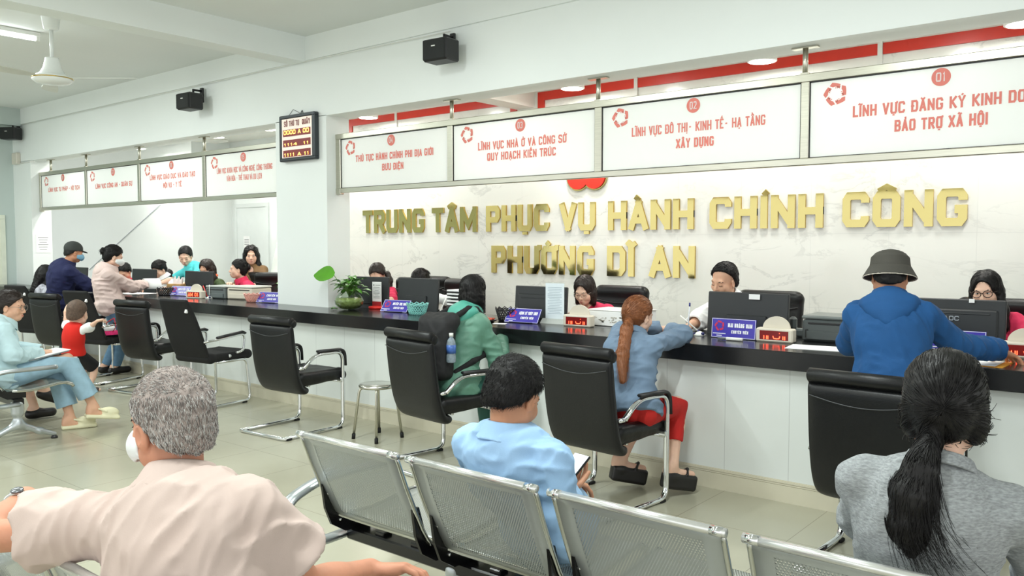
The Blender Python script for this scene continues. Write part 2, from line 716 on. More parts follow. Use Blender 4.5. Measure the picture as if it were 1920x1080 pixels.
class Soft:
    def __init__(s, vox):
        s.vox, s.ops, s.lo, s.hi = vox, [], V3(9e9, 9e9, 9e9), V3(-9e9, -9e9, -9e9)

    def _grow(s, lo, hi):
        s.lo = np.minimum(s.lo, lo)
        s.hi = np.maximum(s.hi, hi)

    def _p(s, f, lo, hi, k, op):
        if op == 'u':
            s._grow(lo, hi)
        s.ops.append((f, lo, hi, k, op))
        return s

    def caps(s, a, b, ra, rb=None, k=.02, op='u', cut=None, cut2=None, flat=None):
        """tapered limb; cut = (point, normal) gives it a flat end; flat=(axis, factor) squashes it"""
        a, b = V3(a), V3(b)
        rb = ra if rb is None else rb
        ba = b - a
        L2 = float(ba @ ba) + 1e-12

        def f(P):
            pa = P - a
            h = np.clip((pa @ ba) / L2, 0, 1)
            q = pa - h[..., None] * ba
            if flat is not None:
                ax = unit(flat[0])
                q = q + (q @ ax)[..., None] * ax * (1 / flat[1] - 1)
            d = np.sqrt((q * q).sum(-1)) - (ra + (rb - ra) * h)
            if flat is not None:
                d = d * min(1, flat[1])
            for c in (cut, cut2):
                if c is not None:
                    d = np.maximum(d, (P - V3(c[0])) @ unit(c[1]))
            return d
        r = max(ra, rb)
        return s._p(f, np.minimum(a, b) - r, np.maximum(a, b) + r, k, op)

    def ell(s, c, r, R=None, k=.02, op='u', cut=None):
        c, r = V3(c), V3(r)
        R = np.eye(3) if R is None else R

        def f(P):
            q = (P - c) @ R
            k0 = np.sqrt(((q / r) ** 2).sum(-1))
            k1 = np.sqrt(((q / (r * r)) ** 2).sum(-1)) + 1e-9
            d = k0 * (k0 - 1) / k1
            if cut is not None:
                d = np.maximum(d, (P - V3(cut[0])) @ unit(cut[1]))
            return d
        e = np.abs(R) @ r
        return s._p(f, c - e, c + e, k, op)

    def box(s, c, half, R=None, rad=.01, k=.005, op='u'):
        c, h = V3(c), V3(half)
        R = np.eye(3) if R is None else R

        def f(P):
            q = np.abs((P - c) @ R) - (h - rad)
            return np.sqrt((np.maximum(q, 0) ** 2).sum(-1)) + np.minimum(q.max(-1), 0) - rad
        e = np.abs(R) @ h
        return s._p(f, c - e, c + e, k, op)

    def ring(s, c, R, r0, r1, h, t, sx=1, sy=1, k=.004, op='u'):
        """standing band (collar, cuff, brim): radius r0 at the bottom to r1 at height h, wall t"""
        c = V3(c)

        def f(P):
            q = (P - c) @ R
            z = q[..., 2]
            rr = np.sqrt((q[..., 0] / sx) ** 2 + (q[..., 1] / sy) ** 2)
            rad = r0 + (r1 - r0) * np.clip(z / h, 0, 1)
            sl = abs(r1 - r0) / max(abs(h), 1e-4)
            d = (np.abs(rr - rad) * min(sx, sy)) / math.sqrt(1 + sl * sl) - t / 2
            zz = np.abs(z - h / 2) - abs(h) / 2
            return np.maximum(d, zz)
        m = max(r0, r1) * max(sx, sy, 1) + t + abs(h)
        return s._p(f, c - m, c + m, k, op)

    def plane(s, pt, n):
        s.ops.append(((V3(pt), unit(n)), None, None, 0, 'p'))
        return s

    def fold(s, amp, freq, seed=0, dirs=None):
        s.ops.append(((amp, freq, seed, dirs), None, None, 0, 'f'))
        return s

    def mesh(s):
        vox = s.vox
        lo = s.lo - 4 * vox
        n = np.ceil((s.hi + 4 * vox - lo) / vox).astype(int) + 1
        D = np.full(n, 1.0, np.float32)
        ax = [lo[i] + vox * np.arange(n[i]) for i in range(3)]

        def sub(a, b):
            i0 = np.clip(np.floor((a - lo) / vox).astype(int), 0, n)
            i1 = np.clip(np.ceil((b - lo) / vox).astype(int) + 1, 0, n)
            sl = tuple(slice(i0[i], i1[i]) for i in range(3))
            if any(i1[i] <= i0[i] for i in range(3)):
                return None, None
            P = np.stack(np.meshgrid(ax[0][sl[0]], ax[1][sl[1]], ax[2][sl[2]], indexing='ij'), -1)
            return sl, P
        for f, a, b, k, op in s.ops:
            if op == 'p':
                pt, nn = f
                pl = ((ax[0] - pt[0]) * nn[0])[:, None, None] + ((ax[1] - pt[1]) * nn[1])[None, :, None] + ((ax[2] - pt[2]) * nn[2])[None, None, :]
                D = np.maximum(D, pl.astype(np.float32))
                continue
            if op == 'f':
                amp, fr, seed, dirs = f
                near = np.nonzero(np.abs(D) < 3 * vox + amp * 2)
                P = np.stack([ax[i][near[i]] for i in range(3)], -1)
                rg = np.random.RandomState(seed)
                w = np.zeros(len(P))
                ax1 = unit(rg.randn(3)) if dirs is None else unit(V3(dirs))
                for j in range(2):
                    R_ = frame(unit(ax1 + rg.randn(3) * .25), rg.randn(3))
                    q = (P @ R_) * fr / 2.4 * (1 + .9 * j) * V3(.6, 1.15, .30) + j * 7.3
                    q = q + .35 * np.stack([lattice(q * .8 + 3.1 * i) for i in range(3)], -1)
                    rdg = 1 - np.abs(2 * lattice(q) - 1) * 1.6
                    w += np.clip(rdg, -.2, 1) * (1 - .45 * j)
                D[near] += (amp * -1.1 * (w - .5)).astype(np.float32)
                continue
            m = k + 3 * vox
            sl, P = sub(a - m, b + m)
            if sl is None:
                continue
            d = f(P).astype(np.float32)
            d1 = D[sl]
            k = max(k, 1e-5)
            if op == 'u':
                h = np.clip(.5 + .5 * (d1 - d) / k, 0, 1)
                D[sl] = d1 * (1 - h) + d * h - k * h * (1 - h)
            else:
                h = np.clip(.5 - .5 * (d1 + d) / k, 0, 1)
                D[sl] = d1 * (1 - h) - d * h + k * h * (1 - h)
        return nets(D, lo, vox)


def nets(D, lo, vox):
    S = D < 0
    nx, ny, nz = D.shape
    c = S[:-1, :-1, :-1].astype(np.int8)
    tot = np.zeros((nx - 1, ny - 1, nz - 1), np.int8)
    for i in (0, 1):
        for j in (0, 1):
            for k in (0, 1):
                tot += S[i:nx - 1 + i, j:ny - 1 + j, k:nz - 1 + k]
    mixed = (tot > 0) & (tot < 8)
    I = np.stack(np.nonzero(mixed), -1)
    idx = np.full(mixed.shape, -1, np.int32)
    idx[mixed] = np.arange(len(I))
    acc = np.zeros((len(I), 3))
    cnt = np.zeros(len(I))
    corners = [(i, j, k) for i in (0, 1) for j in (0, 1) for k in (0, 1)]
    val = {q: D[I[:, 0] + q[0], I[:, 1] + q[1], I[:, 2] + q[2]].astype(np.float64) for q in corners}
    for q in corners:
        for axn in range(3):
            if q[axn]:
                continue
            q2 = list(q)
            q2[axn] = 1
            a, b = val[q], val[tuple(q2)]
            cr = (a < 0) != (b < 0)
            t = np.where(cr, a / np.where(cr, a - b, 1), 0)
            p = np.zeros((len(I), 3)) + np.array(q)
            p[:, axn] += t
            acc[cr] += p[cr]
            cnt[cr] += 1
    V = lo + vox * (I + acc / np.maximum(cnt, 1)[:, None])
    Q = []
    for axn in range(3):
        o1, o2 = (axn + 1) % 3, (axn + 2) % 3
        sl0 = [slice(None)] * 3
        sl1 = [slice(None)] * 3
        sl0[axn], sl1[axn] = slice(0, -1), slice(1, None)
        for o in (o1, o2):
            sl0[o] = sl1[o] = slice(1, -1)
        A, B = S[tuple(sl0)], S[tuple(sl1)]
        E = np.stack(np.nonzero(A != B), -1)
        if not len(E):
            continue
        inside = A[E[:, 0], E[:, 1], E[:, 2]]
        base = E.copy()
        base[:, o1] += 1
        base[:, o2] += 1
        cells = []
        for d1, d2 in ((-1, -1), (0, -1), (0, 0), (-1, 0)):
            c4 = base.copy()
            c4[:, o1] += d1
            c4[:, o2] += d2
            cells.append(idx[c4[:, 0], c4[:, 1], c4[:, 2]])
        q = np.stack(cells, 1)
        q = np.where(inside[:, None], q, q[:, ::-1])
        Q.append(q)
    return V, (np.concatenate(Q) if Q else np.zeros((0, 4), int))


def soft_obj(name, parts, mats, parent=None, origin=(0, 0, 0), smooth=True):
    """parts = [(V, Q, material index)]: one mesh object, coordinates relative to origin"""
    Vs, Qs, Ms, o = [], [], [], 0
    for V, Q, mi in parts:
        if not len(Q):
            continue
        Vs.append(V - np.asarray(origin))
        Qs.append(Q + o)
        Ms.append(np.full(len(Q), mi))
        o += len(V)
    V = np.concatenate(Vs)
    Q = np.concatenate(Qs)
    mi = np.concatenate(Ms)
    me = bpy.data.meshes.new(name)
    me.vertices.add(len(V))
    me.vertices.foreach_set('co', V.astype(np.float32).ravel())
    me.loops.add(len(Q) * 4)
    me.loops.foreach_set('vertex_index', Q.astype(np.int32).ravel())
    me.polygons.add(len(Q))
    me.polygons.foreach_set('loop_start', np.arange(0, len(Q) * 4, 4, dtype=np.int32))
    me.polygons.foreach_set('loop_total', np.full(len(Q), 4, np.int32))
    for m in mats:
        me.materials.append(m)
    me.polygons.foreach_set('material_index', mi.astype(np.int32))
    me.polygons.foreach_set('use_smooth', np.full(len(Q), smooth))
    me.update(calc_edges=True)
    ob = bpy.data.objects.new(name, me)
    COL.objects.link(ob)
    if parent:
        ob.parent = parent
    return ob


def vnormals(V, Q):
    a = V[Q[:, 2]] - V[Q[:, 0]]
    b = V[Q[:, 3]] - V[Q[:, 1]]
    n = np.cross(a, b)
    N = np.zeros_like(V)
    for i in range(4):
        np.add.at(N, Q[:, i], n)
    return N / (np.linalg.norm(N, axis=1)[:, None] + 1e-12)


def strands(paths, r0, r1):
    """paths (n, m, 3) -> thin three-sided hairs as quads"""
    n, m, _ = paths.shape
    T = np.gradient(paths, axis=1)
    T /= np.linalg.norm(T, axis=2)[..., None] + 1e-12
    ref = np.where(np.abs(T[..., 2:3]) > .9, V3(1, 0, 0), V3(0, 0, 1))
    A = np.cross(T, ref)
    A /= np.linalg.norm(A, axis=2)[..., None] + 1e-12
    B = np.cross(T, A)
    rr = np.linspace(r0, r1, m)[None, :, None]
    rings = [paths + rr * (A * math.cos(q) + B * math.sin(q)) for q in (0, 2.094, 4.189)]
    V = np.stack(rings, 2).reshape(-1, 3)
    base = (np.arange(n) * m * 3)[:, None, None] + (np.arange(m - 1) * 3)[None, :, None]
    k = np.arange(3)[None, None, :]
    k2 = (k + 1) % 3
    Q = np.stack([base + k, base + k2, base + 3 + k2, base + 3 + k], -1).reshape(-1, 4)
    return V, Q


# ------------------------------------------------------------------ people
def hand(S, w, f, pn, side, curl=(.35, .5, .35), spread=.12, sc=1.0, thumb=.6, k=.012, fc=None):
    """five fingers on a palm. w wrist, f finger direction, pn the way the palm faces"""
    f = unit(f)
    pn = unit(V3(pn) - f * (V3(pn) @ f))
    lat = np.cross(f, pn) * (1 if side == 'R' else -1)      # towards the thumb
    w = V3(w)
    kn = []
    for i, (o, L) in enumerate(zip((.030, .0105, -.0095, -.028), (.088, .091, .086, .078))):
        K = w + f * L * sc + lat * o * sc - pn * .003 * sc
        S.caps(w + lat * o * .55 * sc + f * .008, K, .0125 * sc, .0105 * sc, k=k)
        kn.append(K)
    S.ell(w + f * .045 * sc + pn * .006 * sc, V3(.036, .044, .014) * sc, np.stack([lat, f, -pn], 1), k=.012)
    S.ell(w + f * .035 * sc + lat * .022 * sc + pn * .010 * sc, V3(.016, .03, .014) * sc, np.stack([lat, f, -pn], 1), k=.012)
    for i, (K, seg) in enumerate(zip(kn, ((.044, .026, .021), (.049, .030, .022), (.045, .028, .022), (.035, .021, .019)))):
        d = unit(f + lat * spread * (1.2, .4, -.4, -1.2)[i])
        p, a = K, 0
        for j in range(3):
            a += (curl if fc is None else fc[i])[j] * (1 + .08 * i)
            dd = d * math.cos(a) + pn * math.sin(a)
            q = p + dd * seg[j] * sc
            S.caps(p, q, (.0092, .0084, .0078)[j] * sc, (.0084, .0078, .0066)[j] * sc, k=.003)
            p = q
    b = w + f * .022 * sc + lat * .024 * sc + pn * .008 * sc
    d1 = unit(f * .55 + lat * thumb + pn * .35)
    m = b + d1 * .042 * sc
    d2 = unit(f * .9 + lat * thumb * .45 + pn * .25)
    e = m + d2 * .030 * sc
    S.caps(b, m, .0135 * sc, .0105 * sc, k=.008)
    S.caps(m, e, .0100 * sc, .0090 * sc, k=.003)
    S.caps(e, e + unit(d2 + pn * .1) * .024 * sc, .0092 * sc, .0075 * sc, k=.003)


def ik(a, b, l1, l2, hint):
    a, b = V3(a), V3(b)
    d = b - a
    L = np.linalg.norm(d)
    if L > (l1 + l2) * .995:
        b = a + d / L * (l1 + l2) * .995
        d = b - a
        L = np.linalg.norm(d)
    u = d / L
    x = (l1 * l1 - l2 * l2 + L * L) / (2 * L)
    h = math.sqrt(max(l1 * l1 - x * x, 1e-6))
    n = V3(hint) - u * (V3(hint) @ u)
    return a + u * x + unit(n) * h, b


SKIN = {}


def skin(name, c):
    return M('skin_' + name, c, rough=.55, var=.06, vs=25, bump=.05, bs=300, sss=.08)


HAIRBLACK = M('hair_black', (15, 13, 13), rough=.45, var=.4, vs=40, bump=.2, bs=22, stretch=(14, 14, 1.2), spec=.35)
HAIRBROWN = M('hair_dark_brown', (38, 26, 21), rough=.4, var=.3, vs=40, bump=.3, bs=18, stretch=(14, 14, 1.2))
HAIRRED = M('hair_copper', (138, 82, 44), rough=.42, var=.35, vs=40, bump=.35, bs=18, stretch=(14, 14, 1.0))
LIP = M('lips', (176, 92, 84), rough=.45)
BROW = M('eyebrow', (44, 34, 30), rough=.8)
EYEW = M('eye_white', (215, 208, 202), rough=.3)
IRIS = M('iris', (30, 22, 18), rough=.15)
LENSFRAME = M('spectacle_rim', (62, 48, 44), rough=.3, metal=.3)
THINRIM = M('thin_rim', (150, 140, 132), rough=.3, metal=.6)
MASKW = M('mask_white', (226, 230, 230), rough=.8, bump=.2, bs=40)
MASKB = M('mask_blue', (120, 168, 196), rough=.8, bump=.2, bs=40)


def flow_hair(V, Q, H, Rh, hs, style, n=1500):
    """locks lying on the hair: they run down, or back to the tie"""
    rg = np.random.RandomState(len(V) % 1000)
    N = vnormals(V, Q)
    pick = rg.choice(len(V), n)
    p, nn = V[pick], N[pick]
    loc = ((p - H(0, 0, 0)) @ Rh) / hs
    if style in ('pony', 'bun'):
        g = H(0, -.125, .0) - p
    elif style in ('short', 'side'):
        g = np.where((loc[:, 2] > .07)[:, None], Rh @ V3(.5, .6, 0), Rh @ V3(0, -.25, -1))
    else:
        g = np.tile(V3(0, 0, -1.0), (n, 1)) + (Rh @ np.stack([np.sign(loc[:, 0]) * np.clip((loc[:, 2] - .05) * 12, 0, 1), np.zeros(n), np.zeros(n)])).T
    g = g / (np.linalg.norm(g, axis=1)[:, None] + 1e-9) + rg.randn(n, 3) * (.10 if style in ('short', 'side') else .05)
    m = 6
    L = rg.uniform(.6, 1.2, n) * (.022 if style in ('short', 'side') else .055)
    path = np.empty((n, m, 3))
    q, d = p + nn * .0004, g
    for i in range(m):
        path[:, i] = q
        d = g - nn * (g * nn).sum(1)[:, None]
        d /= np.linalg.norm(d, axis=1)[:, None] + 1e-9
        q = q + d * (L / m)[:, None]
        path[:, i] -= nn * (((L * i / m) ** 2) / (2 * .088))[:, None]
    path += nn[:, None] * (.0022 * np.sin(np.linspace(.0, 3.1, m)) * (1 if style in ('short', 'side') else .6) - .0004)[None, :, None]
    return strands(path, .0011, .0005)


def person(label, loc, hip, head, face=0, twist=0, yaw=None, pitch=0, roll=0, g='f', sc=.95, skinm=None, hairm=None, hair='short',
           arms=None, legs=None, top=None, bottom=None, shoes=None, vox=.0075, cvox=None, glasses=None, mask=None, eyes='open', extra=None,
           lips=True, hump=0, fmouth=False, shw=None, tailpts=None, group=None, smallhead=1.0, brows=True):
    """A person as one Empty (on the floor) with a continuous body mesh, hair and clothes as children.
    hip, head: world points (centre of pelvis, centre of head); face: where the pelvis looks (0 = +Y, + = towards -X)"""
    root = thing('person', label, 'person', loc, 0, group)
    O = V3(loc)
    sk = skinm or skin('light', (222, 178, 152))
    hm = hairm or HAIRBLACK
    cvox = cvox or vox
    yaw = face + twist if yaw is None else yaw
    hip, head = V3(hip), V3(head)
    hs = sc * smallhead
    Rh = rotz(yaw) @ rotx(pitch) @ roty(roll)

    def H(x, y, z):
        return head + Rh @ (V3(x, y, z) * hs)
    Rf = rotz(face)
    Rs = rotz(face + twist)
    hb = H(0, -.022, -.062)                         # top of the neck
    nd = unit(unit(hb - hip) * .7 + Rs @ V3(0, .22 + hump, .55))
    nb = hb - nd * .085 * sc                          # base of the neck
    sp = nb - hip
    L = np.linalg.norm(sp)
    su = unit(sp)
    bow = Rf @ V3(0, -1, 0) * (.02 + hump * .12)      # rounded back
    mid = hip + sp * .42 + bow * .6
    che = hip + sp * .70 + bow
    xs = Rs @ V3(1, 0, 0)
    xs = unit(xs - su * (xs @ su) * .6)
    shc = hip + sp * .885 + bow * .5
    shw = (shw or (.168 if g == 'm' else .148)) * sc
    shl = {'R': shc + xs * shw, 'L': shc - xs * shw}
    Rt = frame(nb - mid, xs)
    Rp = frame(su, Rf @ V3(1, 0, 0))
    hips = {'R': hip + Rf @ V3(.085, 0, -.02) * sc, 'L': hip + Rf @ V3(-.085, 0, -.02) * sc}
    m = g == 'm'
    rc, rw, rp = ((.150, .108, .16), (.132, .100, .13), (.150, .118, .12)) if m else ((.134, .098, .15), (.116, .088, .12), (.152, .116, .12))
    bulk = (top or {}).get('bulk', 1.0)
    rc, rw, rp = [V3(*r) * sc * V3(bulk, bulk, 1) for r in (rc, rw, rp)]
    # ---- arm joints
    A = {}
    for sd in 'RL':
        a = (arms or {}).get(sd)
        sg = 1 if sd == 'R' else -1
        s0 = shl[sd].copy()
        if a is None:
            a = dict(to=s0 + Rs @ V3(.05 * sg, .08, -.5), hint=Rs @ V3(sg * .3, -1, 0))
        if 'lift' in a:
            s0 = s0 + V3(a['lift'])
        e, w = ik(s0, a['to'], .285 * sc, .245 * sc, a.get('hint', Rs @ V3(sg * .6, -.6, -.5)))
        if 'elbow' in a:
            e, w = V3(a['elbow']), V3(a['to'])
        A[sd] = dict(s=s0, e=e, w=w, **{k: v for k, v in a.items() if k != 'to' and k != 'elbow'})
    Lg = {}
    for sd in 'RL':
        l = (legs or {}).get(sd)
        if l is None:
            continue
        kn, an = ik(hips[sd], l['to'], .40 * sc, .39 * sc, l.get('hint', Rf @ V3(0, 1, .3)))
        if 'knee' in l:
            kn, an = V3(l['knee']), V3(l['to'])
        Lg[sd] = dict(h=hips[sd], k=kn, a=an, fd=rotz(l.get('foot', face)) @ V3(0, 1, l.get('fz', 0)))

    # ---- skin: one surface
    S = Soft(vox)
    cov = top is not None
    q = .90 if cov else 1
    S.ell(hip, rp * .9, Rp, k=.04)
    S.ell(mid, rw * q, Rp, k=.06)
    S.ell(che, rc * q, Rt, k=.06)
    S.caps(shl['L'] * .85 + shl['R'] * .15 - su * .02, shl['R'] * .85 + shl['L'] * .15 - su * .02, .034 * sc, .034 * sc, k=.03)
    S.caps(nb - nd * .03 * sc, hb, (.056 if m else .048) * sc, (.053 if m else .045) * sc, k=.03)
    for sd in 'RL':
        S.caps(nb - su * .022, nb * .3 + A[sd]['s'] * .7 - su * .02, .030 * sc, .024 * sc, k=.02)
        a = A[sd]
        ft = 1.12 if m else .95
        if not cov:
            S.ell(a['s'], V3(.042, .042, .042) * sc * ft, k=.02)
        S.caps(a['s'] - su * (.016 if cov else 0), a['e'], (.034 if cov else .043) * sc * ft, .034 * sc * ft, k=.015)
        S.caps(a['e'], a['w'], .035 * sc * ft, .0245 * sc * ft, k=.015)
        fm = a['e'] + (a['w'] - a['e']) * .3
        S.ell(fm, V3(.036, .036, .07) * sc * ft, frame(a['w'] - a['e'], V3(1, .2, 0)), k=.02)
        if a.get('hand', True):
            fd = unit(a.get('fdir', a['w'] - a['e']))
            pn = a.get('palm', V3(0, 0, -1))
            hand(S, a['w'], fd, pn, sd, a.get('curl', (.35, .5, .35)), a.get('spread', .10), sc * (1.05 if m else .95), a.get('thumb', .6), fc=a.get('fc'))
    for sd, l in Lg.items():
        S.caps(l['h'], l['k'], .078 * sc, .05 * sc, k=.03)
        S.caps(l['k'], l['a'], .050 * sc, .034 * sc, k=.02)
        cb = l['k'] + (l['a'] - l['k']) * .3 - unit(np.cross(np.cross(l['a'] - l['k'], l['fd']), l['a'] - l['k'])) * -.012
        S.ell(cb, V3(.05, .05, .12) * sc, frame(l['a'] - l['k'], V3(1, .1, 0)), k=.03)
        S.ell(l['a'] - l['fd'] * .02, V3(.036, .045, .04) * sc, frame(V3(0, 0, 1), np.cross(l['fd'], V3(0, 0, 1))), k=.02)
        toe = l['a'] + l['fd'] * .145 * sc + V3(0, 0, -.045) * sc
        S.caps(l['a'] - l['fd'] * .035 + V3(0, 0, -.045) * sc, toe, .034 * sc, .026 * sc, k=.03)
    # head
    S.ell(H(0, -.014, .036), V3(.0755, .094, .084) * hs, Rh, k=.03)
    S.ell(H(0, .028, -.035), V3(.060, .062, .078) * hs, Rh, k=.03)
    S.ell(H(0, .050, -.090), V3(.031, .032, .024) * hs, Rh, k=.025)
    S.caps(H(-.046, .005, -.062), H(.046, .005, -.062), .028 * hs, .028 * hs, k=.03)
    S.caps(H(-.034, .079, .015), H(.034, .079, .015), .011 * hs, .011 * hs, k=.02)
    for sx in (-1, 1):
        S.ell(H(.031 * sx, .098, -.005), V3(.019, .016, .011) * hs, Rh, k=.012, op='s')
        S.ell(H(.031 * sx, .0755, -.006), V3(.015, .0115, .0105) * hs, Rh, k=.004)
        S.ell(H(.042 * sx, .056, -.036), V3(.022, .022, .024) * hs, Rh, k=.02)
        Re = Rh @ rotz(-14 * sx) @ rotx(-8)
        S.ell(H(.0775 * sx, -.004, -.018), V3(.0085, .019, .032) * hs, Re, k=.006)
        S.ell(H(.084 * sx, .001, -.014), V3(.005, .010, .018) * hs, Re, k=.004, op='s')
        S.ell(H(.010 * sx, .093, -.043), V3(.0085, .010, .0075) * hs, Rh, k=.006)
    S.caps(H(0, .084, .002), H(0, .104, -.036), .0075 * hs, .0105 * hs, k=.012)
    S.ell(H(0, .088, -.066), V3(.022, .010, .006) * hs, Rh, k=.008)
    S.ell(H(0, .086, -.077), V3(.018, .010, .0065) * hs, Rh, k=.008)
    parts = [S.mesh() + (0,)]
    if yaw is not None:
        F = Soft(min(.003, vox * .45))
        for sx in (-1, 1):
            if brows:
                F.caps(H(.016 * sx, .0895, .013), H(.034 * sx, .0875, .0185), .0028 * hs, .0034 * hs, k=.002)
                F.caps(H(.034 * sx, .0875, .0185), H(.051 * sx, .074, .014), .0034 * hs, .002 * hs, k=.002)
            if eyes == 'closed':
                F.caps(H(.018 * sx, .0855, -.011), H(.031 * sx, .0885, -.014), .002 * hs, .0022 * hs, k=.001)
                F.caps(H(.031 * sx, .0885, -.014), H(.046 * sx, .080, -.010), .0022 * hs, .002 * hs, k=.001)
            else:
                F.caps(H(.0165 * sx, .0845, -.004), H(.031 * sx, .0875, .0008), .002 * hs, .0022 * hs, k=.001)
                F.caps(H(.031 * sx, .0875, .0008), H(.046 * sx, .079, -.002), .0022 * hs, .0018 * hs, k=.001)
        if brows or eyes:
            parts.append(F.mesh() + (1,))
        F = Soft(min(.003, vox * .45))
        F.ell(H(0, .0895, -.0665), V3(.0205, .0095, .0045) * hs, Rh, k=.003)
        F.ell(H(0, .0875, -.0760), V3(.017, .0098, .0055) * hs, Rh, k=.003)
        parts.append(F.mesh() + (2,))
        if eyes == 'open':
            F = Soft(min(.0025, vox * .4))
            for sx in (-1, 1):
                F.ell(H(.031 * sx, .0815, -.0055), V3(.0128, .0068, .0052) * hs, Rh, k=.001)
            parts.append(F.mesh() + (3,))
            F = Soft(min(.0022, vox * .35))
            for sx in (-1, 1):
                F.ell(H(.030 * sx, .0850, -.0052), V3(.0055, .0042, .0050) * hs, Rh, k=.001)
            parts.append(F.mesh() + (4,))
    body = soft_obj('body', parts, [sk, BROW if hm is not HAIRRED else HAIRBROWN, LIP, EYEW, IRIS], root, O)

    # ---- clothes
    def add(name, S_, mat, part=None):
        return soft_obj(name, [S_.mesh() + (0,)], [mat], part or root, O)
    if top:
        e = top.get('loose', .016)
        T = Soft(cvox)
        hem = top.get('hem', .10)
        if hem > .02:
            T.ell(hip - su * .01, rp + e + .010, Rp, k=.05)
            if not legs:
                pass
        T.ell(mid, rw + e * 1.25, Rp, k=.07)
        T.ell(che, rc + e, Rt, k=.06)
        T.caps(shl['L'] - su * .03, shl['R'] - su * .03, .040 * sc + e * .5, .040 * sc + e * .5, k=.03)
        if g == 'f':
            for sx in (-1, 1):
                T.ell(che + Rt @ V3(.062 * sx, .075, -.01) * sc, V3(.055, .05, .055) * sc, Rt, k=.04)
        for sd in 'RL':
            T.caps(nb - su * .040, A[sd]['s'] - su * .012, .036 * sc + e * .35, .034 * sc + e * .5, k=.022)
        if top.get('hemcut', True):
            T.plane(hip - su * hem, -su)
        if top.get('vneck'):
            T.ell(nb + Rt @ V3(0, .10, -.05) * sc, V3(.045, .06, .075) * sc, Rt, k=.01, op='s')
        sl = top.get('sleeve', 1.0)
        late = []
        for sd in 'RL':
            a = A[sd]
            ft = (1.12 if m else .95) * (.5 + bulk * .5)
            if sl > 0:
                f1 = min(1, sl / .5)
                end = a['s'] + (a['e'] - a['s']) * f1
                r1 = .034 * sc * ft + e + top.get('flare', 0)
                T.caps(a['s'] - su * .010 + (nb - a['s']) * .06, end if f1 < 1 else a['e'], (.040 * sc * ft + e * .55), r1, k=.022, cut=None if f1 >= 1 else (end, a['e'] - a['s']))
                if f1 < 1:
                    d = unit(a['e'] - a['s'])
                    late.append((end - d * .03, end + d * .06, r1 - max(.017, cvox * 2.4) - top.get('flare', 0) * .4))
                if sl > .5:
                    f2 = (sl - .5) / .5
                    end = a['e'] + (a['w'] - a['e']) * f2
                    r1 = .026 * sc * ft + e * .9
                    T.caps(a['e'], end, .035 * sc * ft + e, r1, k=.02, cut=(end, a['w'] - a['e']))
                    d = unit(a['w'] - a['e'])
                    late.append((end - d * .02, end + d * .05, r1 - max(.009, cvox * 1.7)))
        if top.get('fold', .004):
            T.fold(top.get('fold', .004) * 1.5, top.get('ff', 44), seed=top.get('seed', 81), dirs=top.get('fdirs'))
        for a_, b_, r_ in late:
            T.caps(a_, b_, r_, r_, k=.002, op='s')
        Rn = frame(nd, xs)
        col = top.get('collar')
        cm = top.get('collar_mat')
        tp = [T.mesh() + (0,)]
        if col == 'shirt':
            Cn = Soft(cvox * .8)
            Cn.ring(nb + nd * .004 * sc + Rn @ V3(0, .004, 0), Rn @ rotx(-8), .072 * sc + .004, .061 * sc + .004, .050 * sc, .006, sy=1.08)
            Cn.ring(nb - nd * .004 * sc + Rn @ V3(0, .004, 0), Rn @ rotx(-8), .094 * sc + .004, .064 * sc + .004, .058 * sc, .008, sy=1.10)
            if vox > .006:
                tp.append(Cn.mesh() + (1,))
            else:
                add('collar', Cn, cm or top['mat'])
        elif col == 'crew':
            Cn = Soft(cvox * .8)
            Cn.ring(nb - nd * .002 * sc + Rn @ V3(0, .004, 0), Rn @ rotx(-12), .080 * sc, .062 * sc, .034 * sc, .011, sy=1.08)
            tp.append(Cn.mesh() + (1,))
        elif col == 'stand':
            Cn = Soft(cvox * .8)
            Cn.ring(nb - nd * .03 * sc + Rn @ V3(0, .006, 0), Rn, .080 * sc, .066 * sc, .07 * sc, .012, sy=1.08)
            tp.append(Cn.mesh() + (1,))
        so = soft_obj(top.get('name', 'shirt'), tp, [top['mat'], cm or top['mat']], root, O)
        if top.get('hood'):
            Hd = Soft(cvox)
            Hd.ring(nb - nd * .012 * sc + Rn @ V3(0, .0, 0), Rn @ rotx(-6), .098 * sc, .072 * sc, .066 * sc, .018, sy=1.12, k=.02)
            Hd.ell(nb + Rt @ V3(0, -.100, -.035) * sc, V3(.118, .046, .080) * sc, Rt @ rotx(-12), k=.03)
            Hd.caps(nb + Rt @ V3(-.105, -.055, -.02) * sc, nb + Rt @ V3(0, -.122, -.135) * sc, .032 * sc, .020 * sc, k=.04)
            Hd.caps(nb + Rt @ V3(.105, -.055, -.02) * sc, nb + Rt @ V3(0, -.122, -.135) * sc, .032 * sc, .020 * sc, k=.04)
            Hd.ell(nb + Rt @ V3(0, -.110, -.075) * sc, V3(.078, .040, .062) * sc, Rt, k=.04)
            Hd.fold(.003, 30, 3)
            add('hood', Hd, top.get('hood_mat', top['mat']), so)
        if top.get('band'):
            Bn = Soft(cvox)
            hh = hem
            Bn.ell(hip - su * .01, rp + e * 1.0, Rp, k=.05)
            Bn.ell(mid, rw + e * 1.35, Rp, k=.07)
            Bn.plane(hip - su * (hh + .012), -su)
            Bn.plane(hip - su * (hh - .035), su)
            add('waistband', Bn, top['band'], so)
